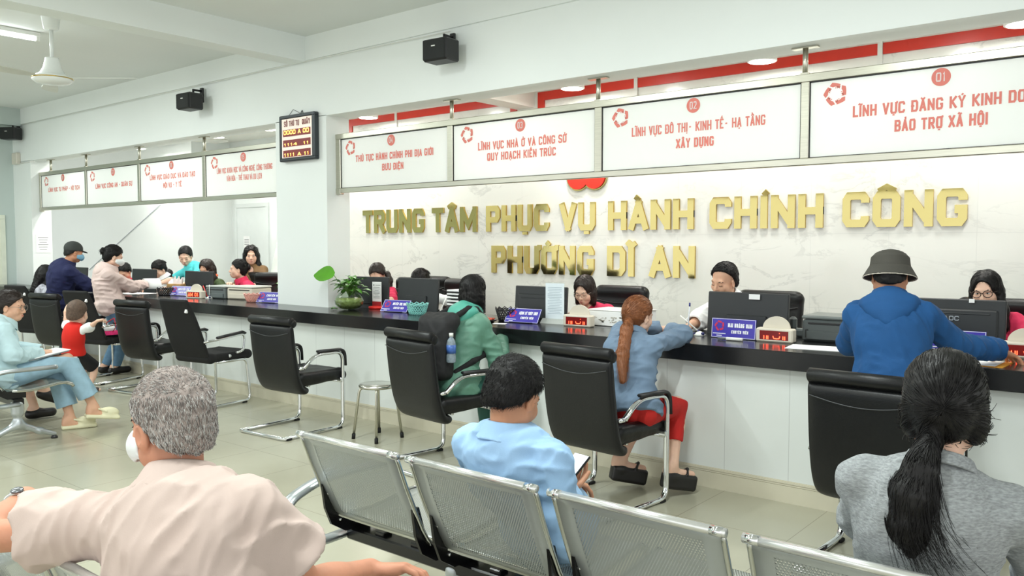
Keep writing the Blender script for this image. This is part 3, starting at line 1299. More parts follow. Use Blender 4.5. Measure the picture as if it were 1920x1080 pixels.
    if bottom:
        e = bottom.get('loose', .014)
        B = Soft(cvox)
        blate = []
        B.ell(hip, rp * .98 + e * .4, Rp, k=.03)
        ln = bottom.get('len', .97)
        for sd, l in Lg.items():
            f1 = min(1, ln / .5)
            end = l['h'] + (l['k'] - l['h']) * f1
            B.caps(l['h'], end, .078 * sc + e, (.052 * sc + e) if f1 >= 1 else .06 * sc + e + bottom.get('flare', 0), k=.04, cut=None if f1 >= 1 else (end, l['k'] - l['h']))
            if ln > .5:
                f2 = (ln - .5) / .5
                end = l['k'] + (l['a'] - l['k']) * f2
                B.caps(l['k'], end, .053 * sc + e, .040 * sc + e + bottom.get('flare', 0), k=.03, cut=(end, l['a'] - l['k']))
                d = unit(l['a'] - l['k'])
                rr_ = .040 * sc + e + bottom.get('flare', 0) - max(.009, cvox * 1.8)
                blate.append((end - d * .02, end + d * .06, rr_))
        if bottom.get('skirt'):
            for a1 in (.25, .5, .75, 1.0):
                B.caps(Lg['L']['h'] + (Lg['L']['k'] - Lg['L']['h']) * a1 * ln * 2, Lg['R']['h'] + (Lg['R']['k'] - Lg['R']['h']) * a1 * ln * 2, .065 * sc, .065 * sc, k=.05)
        B.plane(hip + su * .13, su)
        if bottom.get('fold', .004):
            B.fold(bottom.get('fold', .003), 26, 5)
        for a_, b_, r_ in blate:
            B.caps(a_, b_, r_, r_, k=.002, op='s')
        add(bottom.get('name', 'trousers'), B, bottom['mat'])
    if shoes:
        for sd, l in Lg.items():
            F = Soft(min(cvox, .006))
            fd = unit(l['fd'] * V3(1, 1, 1))
            a = l['a'] - V3(0, 0, .04) * sc
            up = np.cross(np.cross(fd, V3(0, 0, 1)), fd)
            up = unit(up)
            if up[2] < 0:
                up = -up
            toe = a + fd * .165 * sc
            hl = a - fd * .045 * sc
            Rf_ = np.stack([np.cross(fd, up), fd, up], 1)
            kd = shoes.get('kind', 'shoe')
            cen = (toe + hl) / 2 - up * .012
            if kd == 'wedge':
                F.box(cen - up * .040, V3(.043, .125, .052) * sc, Rf_, .02, k=.01)
                F.ell(hl - up * .02 + fd * .03, V3(.04, .05, .045) * sc, Rf_, k=.02)
                F.caps(toe - fd * .07 + up * .0 + Rf_ @ V3(.036, 0, 0), toe - fd * .05 + up * .028, .008, .008, k=.01)
                F.caps(toe - fd * .07 + up * .0 - Rf_ @ V3(.036, 0, 0), toe - fd * .05 + up * .028, .008, .008, k=.01)
                F.plane(cen - up * .090, -up)
            elif kd == 'clog':
                F.box(cen - up * .018, V3(.048, .132, .016) * sc, Rf_, .014, k=.01)
                F.ell(toe - fd * .055 + up * .008, V3(.049, .075, .042) * sc, Rf_, k=.02)
                F.caps(cen + Rf_ @ V3(.044, .02, .03), hl + up * .05 - fd * .012, .008, .008, k=.006)
                F.caps(cen - Rf_ @ V3(.044, -.02, -.03), hl + up * .05 - fd * .012, .008, .008, k=.006)
                F.plane(cen - up * .034, -up)
            else:
                F.caps(hl, toe - fd * .03, .041 * sc, .039 * sc, k=.02)
                F.ell(a + up * .012, V3(.042, .055, .045) * sc, Rf_, k=.03)
                F.plane(cen - up * .032, -up)
            add('shoe', F, shoes['mat'])
    # ---- hair
    hp = []
    if hair:
        W = Soft(min(vox, .006))
        e = {'crop': .006, 'grey': .009}.get(hair, .013)
        W.ell(H(0, -.016, .038), V3(.0755 + e, .094 + e, .084 + e) * hs, Rh, k=.01)
        if hair in ('crop', 'short', 'grey', 'side'):
            W.ell(H(0, -.045, -.025), V3(.069 + e * .7, .058 + e, .062) * hs, Rh, k=.03)
            n = Rh @ V3(0, .62, -.78)
            W.plane(H(0, .060, .058), n) if hair != 'side' else W.plane(H(0, .050, .074), Rh @ V3(-.16, .74, -.66))
            W.ell(H(0, .10, .008), V3(.060, .055, .078) * hs, Rh, k=.006, op='s')
            for sx in (-1, 1):
                W.ell(H(.082 * sx, .004, -.022), V3(.022, .028, .036) * hs, Rh, k=.006, op='s')
            W.plane(H(0, -.06, -.064), Rh @ V3(0, .2, -1))
        else:
            if hair == 'bob':
                W.ell(H(0, -.030, -.045), V3(.094, .086, .090) * hs, Rh, k=.04)
                W.caps(H(-.070, -.01, -.03), H(-.074, .005, -.105), .026 * hs, .024 * hs, k=.03)
                W.caps(H(.070, -.01, -.03), H(.074, .005, -.105), .026 * hs, .024 * hs, k=.03)
                W.plane(H(0, -.02, -.128), Rh @ V3(0, .12, -1))
            elif hair in ('long', 'wavy'):
                W.ell(H(0, -.035, -.035), V3(.088, .080, .095) * hs, Rh, k=.04)
                ww = .012 if hair == 'wavy' else 0
                for sx in (-1, 1):
                    W.caps(H(.070 * sx, -.01, .0), H(.086 * sx, .005, -.13), .028 * hs, .034 * hs, k=.03)
                    W.caps(H(.086 * sx, .005, -.13), H((.088 + ww) * sx, .02, -.24), .034 * hs, .036 * hs, k=.03)
                    if hair == 'wavy':
                        W.caps(H(.10 * sx, .02, -.22), H(.105 * sx, .05, -.30), .040 * hs, .028 * hs, k=.03)
                W.caps(H(0, -.075, -.04), H(0, -.095, -.25), .06 * hs, .055 * hs, k=.05)
                if hair == 'wavy':
                    W.fold(.006, 90, 4)
            else:     # pulled back: pony, bun
                W.ell(H(0, -.050, -.010), V3(.074, .062, .075) * hs, Rh, k=.03)
            # face and ears stay free
            W.ell(H(0, .100, -.030), V3(.064, .066, .112) * hs, Rh, k=.006, op='s')
            W.ell(H(0, .108, .022), V3(.056, .060, .052) * hs, Rh, k=.010, op='s')
            if hair in ('long', 'wavy', 'bob'):        # centre parting
                W.caps(H(.004, .10, .098), H(.004, -.02, .138), .0045 * hs, .003 * hs, k=.012, op='s')
            if hair in ('pony', 'bun'):
                W.plane(H(0, .062, .052), Rh @ V3(0, .75, -.66))
                for sx in (-1, 1):
                    if not (extra and extra.get('ears')):
                        W.ell(H(.082 * sx, .004, -.024), V3(.022, .024, .036) * hs, Rh, k=.006, op='s')
                    else:
                        W.ell(H(.066 * sx, -.02, -.030), V3(.026, .042, .052) * hs, Rh, k=.02)
                if hair == 'bun':
                    W.ell(H(0, -.118, .030), V3(.036, .034, .034) * hs, Rh, k=.006)
                    W.ell(H(.022, -.130, .055), V3(.020, .02, .018) * hs, Rh, k=.006)
        if tailpts:
            for (a, ra), (b, rb) in zip(tailpts[:-1], tailpts[1:]):
                W.caps(V3(a), V3(b), ra, rb, k=.015)
        W.fold(.0022, 160, 8, dirs=Rh @ V3(1, .3, 0))
        V, Q = W.mesh()
        hp = [(V, Q, 0)]
        if extra and 'hair' in extra:
            hp += extra['hair'](V, Q, H, Rh, hs)
        elif hair != 'crop':
            hp.append(flow_hair(V, Q, H, Rh, hs, hair) + (0,))
        mats = [hm] + (extra.get('hair_mats', []) if extra else [])
        soft_obj('hair', hp, mats, root, O)
    # ---- worn on the face
    if mask is not None:
        K = Soft(min(vox, .005))
        K.ell(H(0, .026, -.047), V3(.076, .104, .062) * hs, Rh, k=.01)
        K.ell(H(0, .016, -.047), V3(.068, .088, .09) * hs, Rh, k=.01, op='s')
        K.plane(H(0, .022, 0), Rh @ V3(0, -1, 0))
        for sx in (-1, 1):
            K.caps(H(.060 * sx, .035, -.035), H(.080 * sx, -.012, -.004), .0022, .0022, k=.002)
            K.caps(H(.058 * sx, .035, -.085), H(.080 * sx, -.012, -.038), .0022, .0022, k=.002)
        soft_obj('face_mask', [K.mesh() + (0,)], [mask], root, O)
    if glasses is not None:
        gb = MB()
        for sx in (-1, 1):
            c = H(.033 * sx, .100, -.006)
            pts = [Vector(c + Rh @ V3(.027 * math.cos(t), 0, .022 * math.sin(t)) * hs) for t in np.linspace(0, 2 * PI, 20)[:-1]]
            gb.tube(pts, glasses[1], 6, closed=True)
            gb.tube([Vector(H(.060 * sx, .099, .002)), Vector(H(.078 * sx, .06, .004)), Vector(H(.081 * sx, -.01, -.004))], glasses[1], 6)
        gb.tube([Vector(H(-.008, .103, -.001)), Vector(H(0, .105, .002)), Vector(H(.008, .103, -.001))], glasses[1], 6)
        gb.V = [tuple(V3(*v) - O) for v in gb.V]
        gb.build('glasses', glasses[0], root)
    return dict(root=root, H=H, Rh=Rh, nb=nb, nd=nd, Rt=Rt, che=che, mid=mid, hip=hip, A=A, Lg=Lg, su=su, O=O, sc=sc, xs=xs, sh=shl, hs=hs)

# ------------------------------------------------------------------ the room shell
WALL = M('wall_paint', (236, 241, 239), rough=.6, var=.015, vs=1.5, bump=.02, bs=90)
WALLS = M('wall_paint_shaded', (196, 208, 204), rough=.6, var=.02, vs=1.5)  # darker copy of the wall paint: shade at the left end put into the colour
CEIL = M('ceiling_paint', (232, 236, 234), rough=.8, var=.015, vs=1)
CEILW = M('office_ceiling', (243, 243, 236), rough=.7, var=.01)
FLOORM = grid_mat('floor_tile', (176, 173, 153), (144, 140, 124), .6155, .6155, -2.146, 4.70, .004, rough=.22, var=.045, vs=1.7, spec=.5)
MARBLE = grid_mat('marble_tile', (240, 241, 235), (226, 228, 223), .60, .60, -3.0, .38, .003, axes=(0, 2), rough=.16, var=.012, vs=2.5, vein=.30)
COUNTERF = grid_mat('counter_tile', (222, 227, 224), (196, 200, 198), .395, 3.0, -2.155, -1.0, .004, axes=(0, 2), rough=.25, var=.03, vs=2.2)
SKIRT = M('skirting_tile', (206, 201, 180), rough=.3, var=.05, vs=4)
GROOVE = M('skirting_groove', (150, 144, 124), rough=.6)
BLACKTOP = M('black_granite', (22, 22, 24), rough=.2, var=.5, vs=220, spec=.5)
STEEL = M('brushed_steel', (196, 194, 180), rough=.28, metal=.95, var=.08, vs=9, stretch=(1, 30, 30))
CHROME = M('chrome', (226, 228, 230), rough=.09, metal=1, var=.02)
ALU = M('cast_aluminium', (192, 198, 202), rough=.3, metal=.85, var=.05)
BLACKP = M('black_plastic', (28, 28, 30), rough=.45, var=.1, bump=.05, bs=300)
BLACKG = M('black_gloss', (14, 14, 16), rough=.2)
WHITEP = M('white_plastic', (232, 233, 228), rough=.4, var=.02)
CREAMP = M('cream_plastic', (214, 209, 196), rough=.45, var=.03)
GREYP = M('grey_plastic', (92, 98, 98), rough=.5, var=.06)
RUBBER = M('black_rubber', (24, 24, 24), rough=.8)
PAPER = M('paper', (242, 243, 242), rough=.85, var=.02, vs=14)
REDPAINT = M('red_acrylic', (214, 50, 34), rough=.3, var=.03)
GOLD = M('mirror_gold', (198, 184, 122), rough=.07, metal=1, var=.05, vs=3, bump=.04, bs=6)
GOLDE = M('gold_edge', (206, 178, 96), rough=.25, metal=1)
SIGNP = M('sign_panel', (249, 251, 250), rough=.3, var=.01, vs=2)
_t = NT(SIGNP)          # milky sheet: lets the office light through
_tr = _t.n('BsdfTranslucent')
_tr.inputs[0].default_value = lin((250, 252, 250))
_mx = _t.n('MixShader')
_mx.inputs[0].default_value = .42
_t.l(_t.b.outputs[0], _mx.inputs[1])
_t.l(_tr.outputs[0], _mx.inputs[2])
_t.l(_mx.outputs[0], _t.out.inputs[0])
SIGNRED = M('sign_red', (226, 128, 116), rough=.6, var=.03)
INK = M('grey_ink', (120, 120, 122), rough=.8)

mb = MB().lh((-18.5, -5, -.12), (4.5, 8, 0))
structure('floor', mb, FLOORM)
mb = MB().lh((-14.6, -5, 3.488), (4.5, 5.08, 3.65))
structure('ceiling', mb, CEIL)
mb = MB().lh((-18.5, 5.335, 3.09), (4.5, 8, 3.25))
structure('ceiling_office', mb, CEILW)
# service wall: lintel over two openings, pillars between
mb = MB()
mb.lh((-14.6, 5.07, 2.715), (4.5, 5.345, 3.65))
mb.lh((-7.205, 5.07, 0), (-6.40, 5.345, 2.72))
mb.lh((-14.6, 5.07, 0), (-13.235, 5.345, 2.72))
mb.lh((2.6, 5.07, 0), (4.5, 5.345, 2.72))
structure('wall_front', mb, WALL)
mb = MB().lh((-14.6, 5.046, 3.262), (4.5, 5.075, 3.49))
structure('trim_1', mb, WALL)
mb = MB().lh((-6.905, -5, 3.25), (-6.672, 5.05, 3.49))
structure('beam', mb, WALL)
mb = MB().lh((-14.1, -5, 3.235), (-13.47, 5.05, 3.49))
structure('beam.001', mb, WALLS)
mb = MB().lh((-14.4, -5, 0), (-13.86, 5.075, 3.5))
structure('wall_left', mb, WALLS)
mb = MB()
mb.lh((-13.87, 4.30, 0), (-13.83, 4.36, 1.87)).lh((-13.87, 4.86, 0), (-13.83, 4.925, 1.87)).lh((-13.87, 4.30, 1.872), (-13.83, 4.925, 1.93))
mb.lh((-13.865, 4.36, 0), (-13.845, 4.86, 1.86))
structure('door_1', mb, M('door_paint', (226, 230, 214), rough=.5))
mb = MB().lh((-9.0, 6.8, 0), (4.5, 7.6, 3.1))
structure('wall_back', mb, MARBLE)
mb = MB().lh((-18.5, 6.8, 0), (-11.81, 7.47, 3.1))
structure('wall_back_left', mb, WALL)
mb = MB().lh((-18.5, 7.47, 0), (-8.9, 7.6, 3.1))
structure('wall_back_recess', mb, WALL)
mb = MB().lh((-18.6, 5.07, 0), (-18.4, 7.6, 3.1))
structure('wall_office_left', mb, WALL)
mb = MB().lh((4.4, 5.07, 0), (4.55, 7.6, 3.1))
structure('wall_right', mb, WALL)
mb = MB().lh((-5.46, 5.34, 2.885), (-5.235, 6.81, 3.1))
structure('beam.002', mb, CEILW)
# recess door with frame, seen through the left opening
mb = MB()
mb.lh((-11.70, 7.44, 0), (-11.64, 7.475, 2.12)).lh((-10.86, 7.44, 0), (-10.80, 7.475, 2.12)).lh((-11.64, 7.442, 2.06), (-10.86, 7.475, 2.12))
mb.lh((-11.64, 7.455, 0), (-10.86, 7.472, 2.06))
structure('door_2', mb, M('door_white', (222, 228, 226), rough=.5, var=.02))
# vertical white strips on the marble
mb = MB()
for x in (-7.275, -4.039, -1.89):
    mb.lh((x - .018, 6.776, 2.5), (x + .018, 6.802, 3.09))
structure('trim_2', mb, WHITEP)
# skirting of the counter wall is part of the counter; skirting along the left wall
mb = MB().lh((-13.87, -5, 0), (-13.84, 4.68, .12))
structure('baseboard_left', mb, SKIRT)

# ------------------------------------------------------------------ service counter
ct = thing('service_counter', 'long white tiled service counter with black granite top running below the hanging signs', 'counter', (-5, 4.7, 0))
O_ = Vector((-5, 4.7, 0))


def rel(mb_, o=O_):
    mb_.V = [(v[0] - o[0], v[1] - o[1], v[2] - o[2]) for v in mb_.V]
    return mb_


mb = MB().lh((-13.85, 4.623, .782), (3.2, 5.068, .888), .004)
mb.lh((-13.233, 5.066, .786), (-7.207, 5.46, .888), .003).lh((-6.398, 5.066, .786), (2.59, 5.46, .888), .003)
rel(mb).build('countertop', BLACKTOP, ct)
mb = MB().lh((-13.85, 4.694, 0), (3.2, 4.80, .784))
rel(mb).build('front_panel', COUNTERF, ct)
mb = MB()
mb.lh((-13.85, 4.684, 0), (3.2, 4.694, .098)).lh((-13.85, 4.686, .1005), (3.2, 4.694, .109)).lh((-13.85, 4.684, .1115), (3.2, 4.694, .122))
mb.lh((-13.85, 4.690, .0), (3.2, 4.6935, .128))
rel(mb).build('skirting', SKIRT, ct)

# ------------------------------------------------------------------ gold letters on the marble
LINES = [(1.628, .276, .060, [('TRUNG', -7.878, -6.817), ('TÂM', -6.693, -6.014), ('PHỤC', -5.879, -5.037), ('VỤ', -4.906, -4.482), ('HÀNH', -4.335, -3.437), ('CHÍNH', -3.283, -2.298), ('CÔNG', -2.146, -1.263)]),
         (1.190, .288, .062, [('PHƯỜNG', -5.804, -4.494), ('DĨ', -4.343, -4.042), ('AN', -3.881, -3.42)])]
ORD = ['first', 'second']
for z0, h, t, words in LINES:
    for w, xa, xb in words:
        seen = {}
        for ch, x, wd in layout(w, h, xb - xa, .13):
            seen[ch] = seen.get(ch, 0) + 1
            n = ORD[seen[ch] - 1] + ' ' if w.count(ch) > 1 else ''
            mb = MB()
            cx = xa + x
            for q, ly in glyph_quads(ch, wd, h, min(t, wd * .40) if ch != 'Ĩ' and ch != 'Í' else t):
                poly = [(p.x, p.y) for p in q]
                ar = sum(poly[i][0] * poly[(i + 1) % 4][1] - poly[(i + 1) % 4][0] * poly[i][1] for i in range(4))
                if ar < 0:
                    poly = poly[::-1]
                V = [(a - wd / 2, -.020 - .0002 * ly, b) for a, b in poly] + [(a - wd / 2, 0, b) for a, b in poly]
                mb.mat(0).add(V, [(0, 1, 2, 3)], False)
                mb.mat(1).add(V, [(i, i + 4, (i + 1) % 4 + 4, (i + 1) % 4) for i in range(4)], False)
            o = mb.build('gold_letter', [GOLD, GOLDE])
            o.location = (cx + wd / 2, 6.8, z0)
            tag(o, f'mirror gold letter {ch}, the {n}{ch} of the word {w} on the marble wall', 'letter', 'gold letters on the marble wall')

# red acrylic border and lotus emblem on the marble
mb = MB()
for a, b in ((-8.15, -7.295), (-7.255, -5.50)):
    mb.lh((a, 6.783, 2.947), (b, 6.80, 3.028))
mb.lh((-5.545, 6.783, 2.3), (-5.462, 6.80, 2.947))
mb.lh((-8.15, 6.783, 2.3), (-8.068, 6.80, 2.947))
structure('trim_3', mb, REDPAINT)
mb = MB()
for a, b in ((-5.185, -4.06), (-4.02, -1.91), (-1.87, 3.0)):
    mb.lh((a, 6.783, 2.945), (b, 6.80, 3.03))
mb.lh((-5.185, 6.783, 2.3), (-5.104, 6.80, 2.945))
structure('trim_4', mb, REDPAINT)
em = thing('wall_emblem', 'round-lobed red emblem with gold rim, its lower lobes showing under the 03 panel', 'emblem', (-4.585, 6.8, 2.30))
for nm, gr, dp, mt in (('gold_rim', .014, .02, GOLD), ('lobes', 0, .032, REDPAINT)):
    mb = MB()
    for k in range(5):
        a = PI / 2 + 2 * PI * k / 5
        cx, cz = .165 * math.cos(a), .165 * math.sin(a) - (.012 if k in (2, 3) else 0)
        R0 = .125 + gr
        mb.prism([(cx + R0 * math.cos(2 * PI * i / 28), cz + R0 * math.sin(2 * PI * i / 28)) for i in range(28)], dp, (0, -dp / 2 - .0005 * k, 0))
    mb.build(nm, mt, em)

# ------------------------------------------------------------------ hanging sign rows
def star_hands(mb_, c, r, X=(1, 0, 0), Y=(0, 0, 1), lift=.0016):
    """five clasped hands round a star: each a curved palm with three finger strips"""
    c, X, Y = Vector(c), Vector(X), Vector(Y)
    Z = X.cross(Y)

    def pt(a, q):
        return c + X * q * math.cos(a) + Y * q * math.sin(a) + Z * lift
    for k in range(5):
        a0 = PI / 2 + 2 * PI * k / 5
        u = Vector((math.cos(a0), math.sin(a0)))
        v = Vector((-u.y, u.x))

        def P(s, w):
            q = u * s + v * w
            return c + X * q.x * r + Y * q.y * r + Z * lift
        n = 7
        outer = [(1.0 - .20 * (i / n) ** 2, .42 - .85 * i / n) for i in range(n + 1)]
        inner = [(.60 + .09 * math.sin(PI * i / n) - .12 * i / n, .22 - .50 * i / n) for i in range(n + 1)]
        outer[0] = (.72, .50)
        for i in range(n):
            mb_.add([P(*outer[i]), P(*outer[i + 1]), P(*inner[i + 1]), P(*inner[i])], [(0, 1, 2, 3)], False)
        for j in range(3):
            w0 = -.30 + .16 * j - .12
            mb_.add([P(.66 - .04 * j, w0), P(.66 - .04 * j, w0 + .10), P(.45 + .02 * j, w0 + .14), P(.45 + .02 * j, w0 + .07)], [(0, 1, 2, 3)], False)


def sign_row(label, xs, ends, panels, y=5.2, rods=()):
    """steel frame with panels between the uprights xs; hangs from the lintel"""
    x0, x1 = xs[0][0], xs[-1][1]
    root = thing('hanging_sign_frame', label, 'sign', ((x0 + x1) / 2, y, 2.26))
    o = Vector((((x0 + x1) / 2), y, 2.26))
    mb = MB()
    mb.lh((x0, y - .022, 2.496), (x1, y + .022, 2.547), .004).lh((x0, y - .022, 1.986), (x1, y + .022, 2.030), .004)
    for a, b in xs:
        mb.lh((a, y - .020, 2.028), (b, y + .020, 2.498), .004)
    for a, b in ends:
        mb.lh((a, y - .024, 1.972), (b, y + .024, 2.03), .004)
    rel(mb, o).build('frame', STEEL, root)
    for rx in rods:
        mb = MB()
        mb.tube([(rx, y, 2.54), (rx, y, 2.712)], .017, 12)
        mb.box((rx, y, 2.709), (.16, .05, .008)).box((rx, y, 2.55), (.05, .04, .012))
        rel(mb, o).build('hanger', STEEL, root)
    for (a, b), (num, nx, lines, ex) in zip([(xs[i][1], xs[i + 1][0]) for i in range(len(xs) - 1)], panels):
        p = rel(MB().lh((a - .004, y - .006, 2.024), (b + .004, y + .006, 2.50)), o).build('panel', SIGNP, root)
        tag(p, f'white panel numbered {num}')
        gsk = MB()
        for q in ((a, b, 2.489, 2.4965), (a, b, 2.030, 2.0345)):
            gsk.lh((q[0], y - .0085, q[2]), (q[1], y - .006, q[3]))
        gsk.lh((a, y - .0085, 2.03), (a + .006, y - .006, 2.496)).lh((b - .006, y - .0085, 2.03), (b, y - .006, 2.496))
        rel(gsk, o).build('gasket', BLACKP, p)
        f = y - .006
        mb = MB()
        mb.prism([(.05 * math.cos(2 * PI * i / 28), .05 * math.sin(2 * PI * i / 28)) for i in range(28)], .002, (nx, f - .001, 2.435))
        mb.mat(1)
        write(mb, num, (nx, f - .001, 2.435), .052, .052, t=.0075, lift=.0025)
        rel(mb, o).build('number_badge', [SIGNRED, SIGNP], p)
        mb = MB()
        for tx, wd, cz, txt, hh in lines:
            write(mb, txt, (tx, f, cz), wd, hh, lift=.001)
        rel(mb, o).build('lettering', SIGNRED, p)
        mb = MB()
        star_hands(mb, (ex, f, 2.405), .070)
        rel(mb, o).build('star_emblem', SIGNRED, p)
    return root


sign_row('steel framed hanging panels 01 to 04, right of the pillar',
         [(-6.413, -6.335), (-4.930, -4.866), (-3.435, -3.373), (-1.906, -1.854), (-.38, -.32)], [(-6.413, -6.335)],
         [('04', -5.635, [(-5.613, 1.02, 2.298, 'THỦ TỤC HÀNH CHÍNH PHI ĐỊA GIỚI', .062), (-5.617, .281, 2.198, 'BƯU ĐIỆN', .062)], -6.197),
          ('03', -4.142, [(-4.14, .894, 2.298, 'LĨNH VỰC NHÀ Ở VÀ CÔNG SỞ', .064), (-4.14, .696, 2.207, 'QUY HOẠCH KIẾN TRÚC', .064)], -4.708),
          ('02', -2.643, [(-2.629, .987, 2.293, 'LĨNH VỰC ĐÔ THỊ- KINH TẾ- HẠ TẦNG', .064), (-2.63, .281, 2.186, 'XÂY DỰNG', .064)], -3.217),
          ('01', -1.118, [(-1.085, 1.02, 2.288, 'LĨNH VỰC ĐĂNG KÝ KINH DOANH', .067), (-1.119, .478, 2.183, 'BẢO TRỢ XÃ HỘI', .067)], -1.699)],
         rods=(-4.889, -3.413, -1.888, -.35))
sign_row('steel framed hanging panels 05 to 08, left of the queue number board',
         [(-13.228, -13.175), (-11.745, -11.695), (-10.28, -10.225), (-8.775, -8.715), (-7.27, -7.21)], [(-13.228, -13.175)],
         [('08', -12.448, [(-12.43, 1.01, 2.278, 'LĨNH VỰC TƯ PHÁP - HỘ TỊCH', .06)], -13.0),
          ('07', -10.946, [(-10.942, 1.008, 2.266, 'LĨNH VỰC CÔNG AN - QUÂN SỰ', .06)], -11.53),
          ('06', -9.472, [(-9.465, 1.038, 2.308, 'LĨNH VỰC GIÁO DỤC VÀ ĐÀO TẠO', .06), (-9.458, .422, 2.203, 'NỘI VỤ - Y TẾ', .06)], -10.043),
          ('05', -7.972, [(-7.967, 1.045, 2.308, 'LĨNH VỰC KHOA HỌC VÀ CÔNG NGHỆ, CÔNG THƯƠNG', .058), (-7.965, .664, 2.217, 'VĂN HÓA - THỂ THAO VÀ DU LỊCH', .058)], -8.536)],
         rods=(-11.72, -8.75, -10.25, -12.85))

# ------------------------------------------------------------------ things on the walls and ceilings
LAMPW = M('tube_glow', (246, 252, 255), emit=9)
LAMPY = M('downlight_glow', (255, 252, 240), emit=14)
for i, (hx, hy) in enumerate(HALL_TUBES[:1]):
    t = thing('fluorescent_lamp', 'lit fluorescent batten on the hall ceiling left of the ceiling fan', 'lamp', (hx, hy, 3.488))
    MB().box((0, 0, -.022), (.055, 1.25, .044), .006).build('batten', WHITEP, t)
    MB().tube([(0, -.58, -.066), (0, .58, -.066)], .0165, 12).build('tube', LAMPW, t)
    for s_ in (-1, 1):
        MB().box((0, s_ * .605, -.05), (.04, .045, .07), .008).build('end_cap', WHITEP, t)
for i, (hx, hy) in enumerate(DOWN):
    where = ['behind the 04 panel', 'behind the upright between the 03 and 02 panels', 'above the 02 panel', 'above the 01 panel', 'above the 08 panel', 'above the 06 panel', 'beside the pillar above the 05 panel'][i]
    t = thing('downlight', f'lit round white office downlight {where}', 'lamp', (hx, hy, 3.09), 0, 'downlights of the office')
    MB().lathe([(.03, 0), (.03, -.09), (.112, -.095), (.115, -.15), (.104, -.152)]).build('housing', WHITEP, t)
    MB().lathe([(0, -.1535), (.1, -.1535), (.103, -.149)]).build('diffuser', LAMPY, t)

# ceiling fan
FANW = M('fan_enamel', (238, 242, 240), rough=.25, var=.01)
FANB = M('fan_blade', (214, 216, 208), rough=.4)
f = thing('ceiling_fan', 'white three-bladed ceiling fan hanging by the beam', 'fan', (-7.60, 3.11, 3.488))
MB().lathe([(.088, 0), (.083, -.012), (.060, -.155), (.052, -.165), (.02, -.168)]).build('canopy', FANW, f)
MB().tube([(0, 0, -.16), (0, 0, -.44)], .0155, 14).build('rod', FANW, f)
MB().lathe([(.012, -.40), (.052, -.405), (.056, -.42), (.074, -.49), (.098, -.535), (.140, -.556), (.158, -.567), (.160, -.575)]).lathe([(.160, -.583), (.158, -.595), (.13, -.618), (.07, -.628), (0, -.632)]).build('motor', FANW, f)
MB().lathe([(.156, -.574), (.162, -.576), (.162, -.582), (.156, -.584)]).build('trim_ring', GOLDE, f)
for k in range(3):
    a = math.radians(40 + 120 * k)
    R = Matrix.Rotation(a, 3, 'Z') @ Matrix.Rotation(math.radians(11), 3, 'X')
    poly = [(.17, -.03), (.26, -.052), (.60, -.068), (.69, -.06), (.71, -.03), (.71, .03), (.69, .06), (.60, .068), (.26, .052), (.17, .03)]
    mb = MB()
    X, Y = R @ Vector((1, 0, 0)), R @ Vector((0, 1, 0))
    mb.prism(poly, .006, (0, 0, -.572), X, Y)
    mb.box(R @ Vector((.17, 0, 0)) + Vector((0, 0, -.572)), (.14, .035, .008), .002, R)
    mb.build('blade', FANB, f)

# loudspeakers
GRILL = M('speaker_grille', (30, 33, 33), rough=.7, bump=.5, bs=500)


def speaker(label, loc, rz):
    s_ = thing('wall_speaker', label, 'speaker', loc, rz)
    MB().box((0, -.16, -.02), (.245, .17, .175), .012).build('cabinet', BLACKP, s_)
    MB().box((0, -.250, -.02), (.23, .018, .16), .008).build('grille', GRILL, s_)
    MB().box((0, -.2605, .005), (.038, .003, .009)).build('badge', WHITEP, s_)
    mb = MB()
    mb.box((.0, -.012, .07), (.05, .024, .16), .004)
    mb.tube([(0, -.015, .115), (0, -.125, .115)], .012, 8).tube([(0, -.118, .12), (0, -.118, .06)], .012, 8)
    mb.tube([(.02, -.02, .12), (.01, -.06, .04), (.0, -.09, .0)], .003, 6)
    mb.build('bracket', BLACKP, s_)
    return s_


speaker('black wall speaker on a bracket right of the ceiling beam', (-4.72, 5.046, 3.06), 4)
speaker('black wall speaker on a bracket left of the queue board', (-8.50, 5.046, 3.06), 3)
speaker('black wall speaker in the far left corner below the ceiling', (-13.55, 5.05, 3.13), 30)

# speaker wire along the trim
mb = MB().tube([(-14, 5.041, 3.245), (-8.5, 5.041, 3.25), (-6.7, 5.041, 3.252), (-4.75, 5.041, 3.235)], .004, 6)
tag(mb.build('speaker_wire', WHITEP), 'thin white wire run along the wall under the ceiling trim', 'wire')
# white switch box and conduit
sb = thing('switch_box', 'white switch box on the far left pillar', 'switch', (-13.66, 5.07, 2.77))
MB().box((0, -.03, 0), (.18, .06, .17), .008).build('cover', CREAMP, sb)
MB().tube([(.09, -.01, -.075), (.62, -.01, -.075)], .008, 8).build('conduit', WHITEP, sb)
# queue display board
qb = thing('queue_display', 'black framed queue number board on the pillar showing SỐ THỨ TỰ and QUẦY', 'display', (-6.785, 5.07, 2.535))
LEDRED = M('led_dark_red', (110, 16, 16), rough=.4, emit=.35)
LEDY = M('led_yellow', (255, 196, 90), emit=2.6)
LEDR = M('led_red_glow', (255, 60, 36), emit=2.2)
mb = MB()
for a, b in (((-.28, -.06, .19), (.28, 0, .225)), ((-.28, -.06, -.225), (.28, 0, -.19)), ((-.28, -.06, -.2), (-.245, 0, .2)), ((.235, -.06, -.2), (.28, 0, .2))):
    mb.lh(a, b, .008)
mb.build('frame', M('board_frame', (52, 58, 62), rough=.35, metal=.3), qb)
pn = MB().box((0, -.03, 0), (.50, .04, .40)).build('panel', M('board_panel', (240, 226, 214), rough=.4, emit=.25), qb)
mb = MB()
write(mb, 'SỐ THỨ TỰ', (-.085, -.05, .142), .24, .052, lift=.001)
write(mb, 'QUẦY', (.145, -.05, .142), .125, .052, lift=.001)
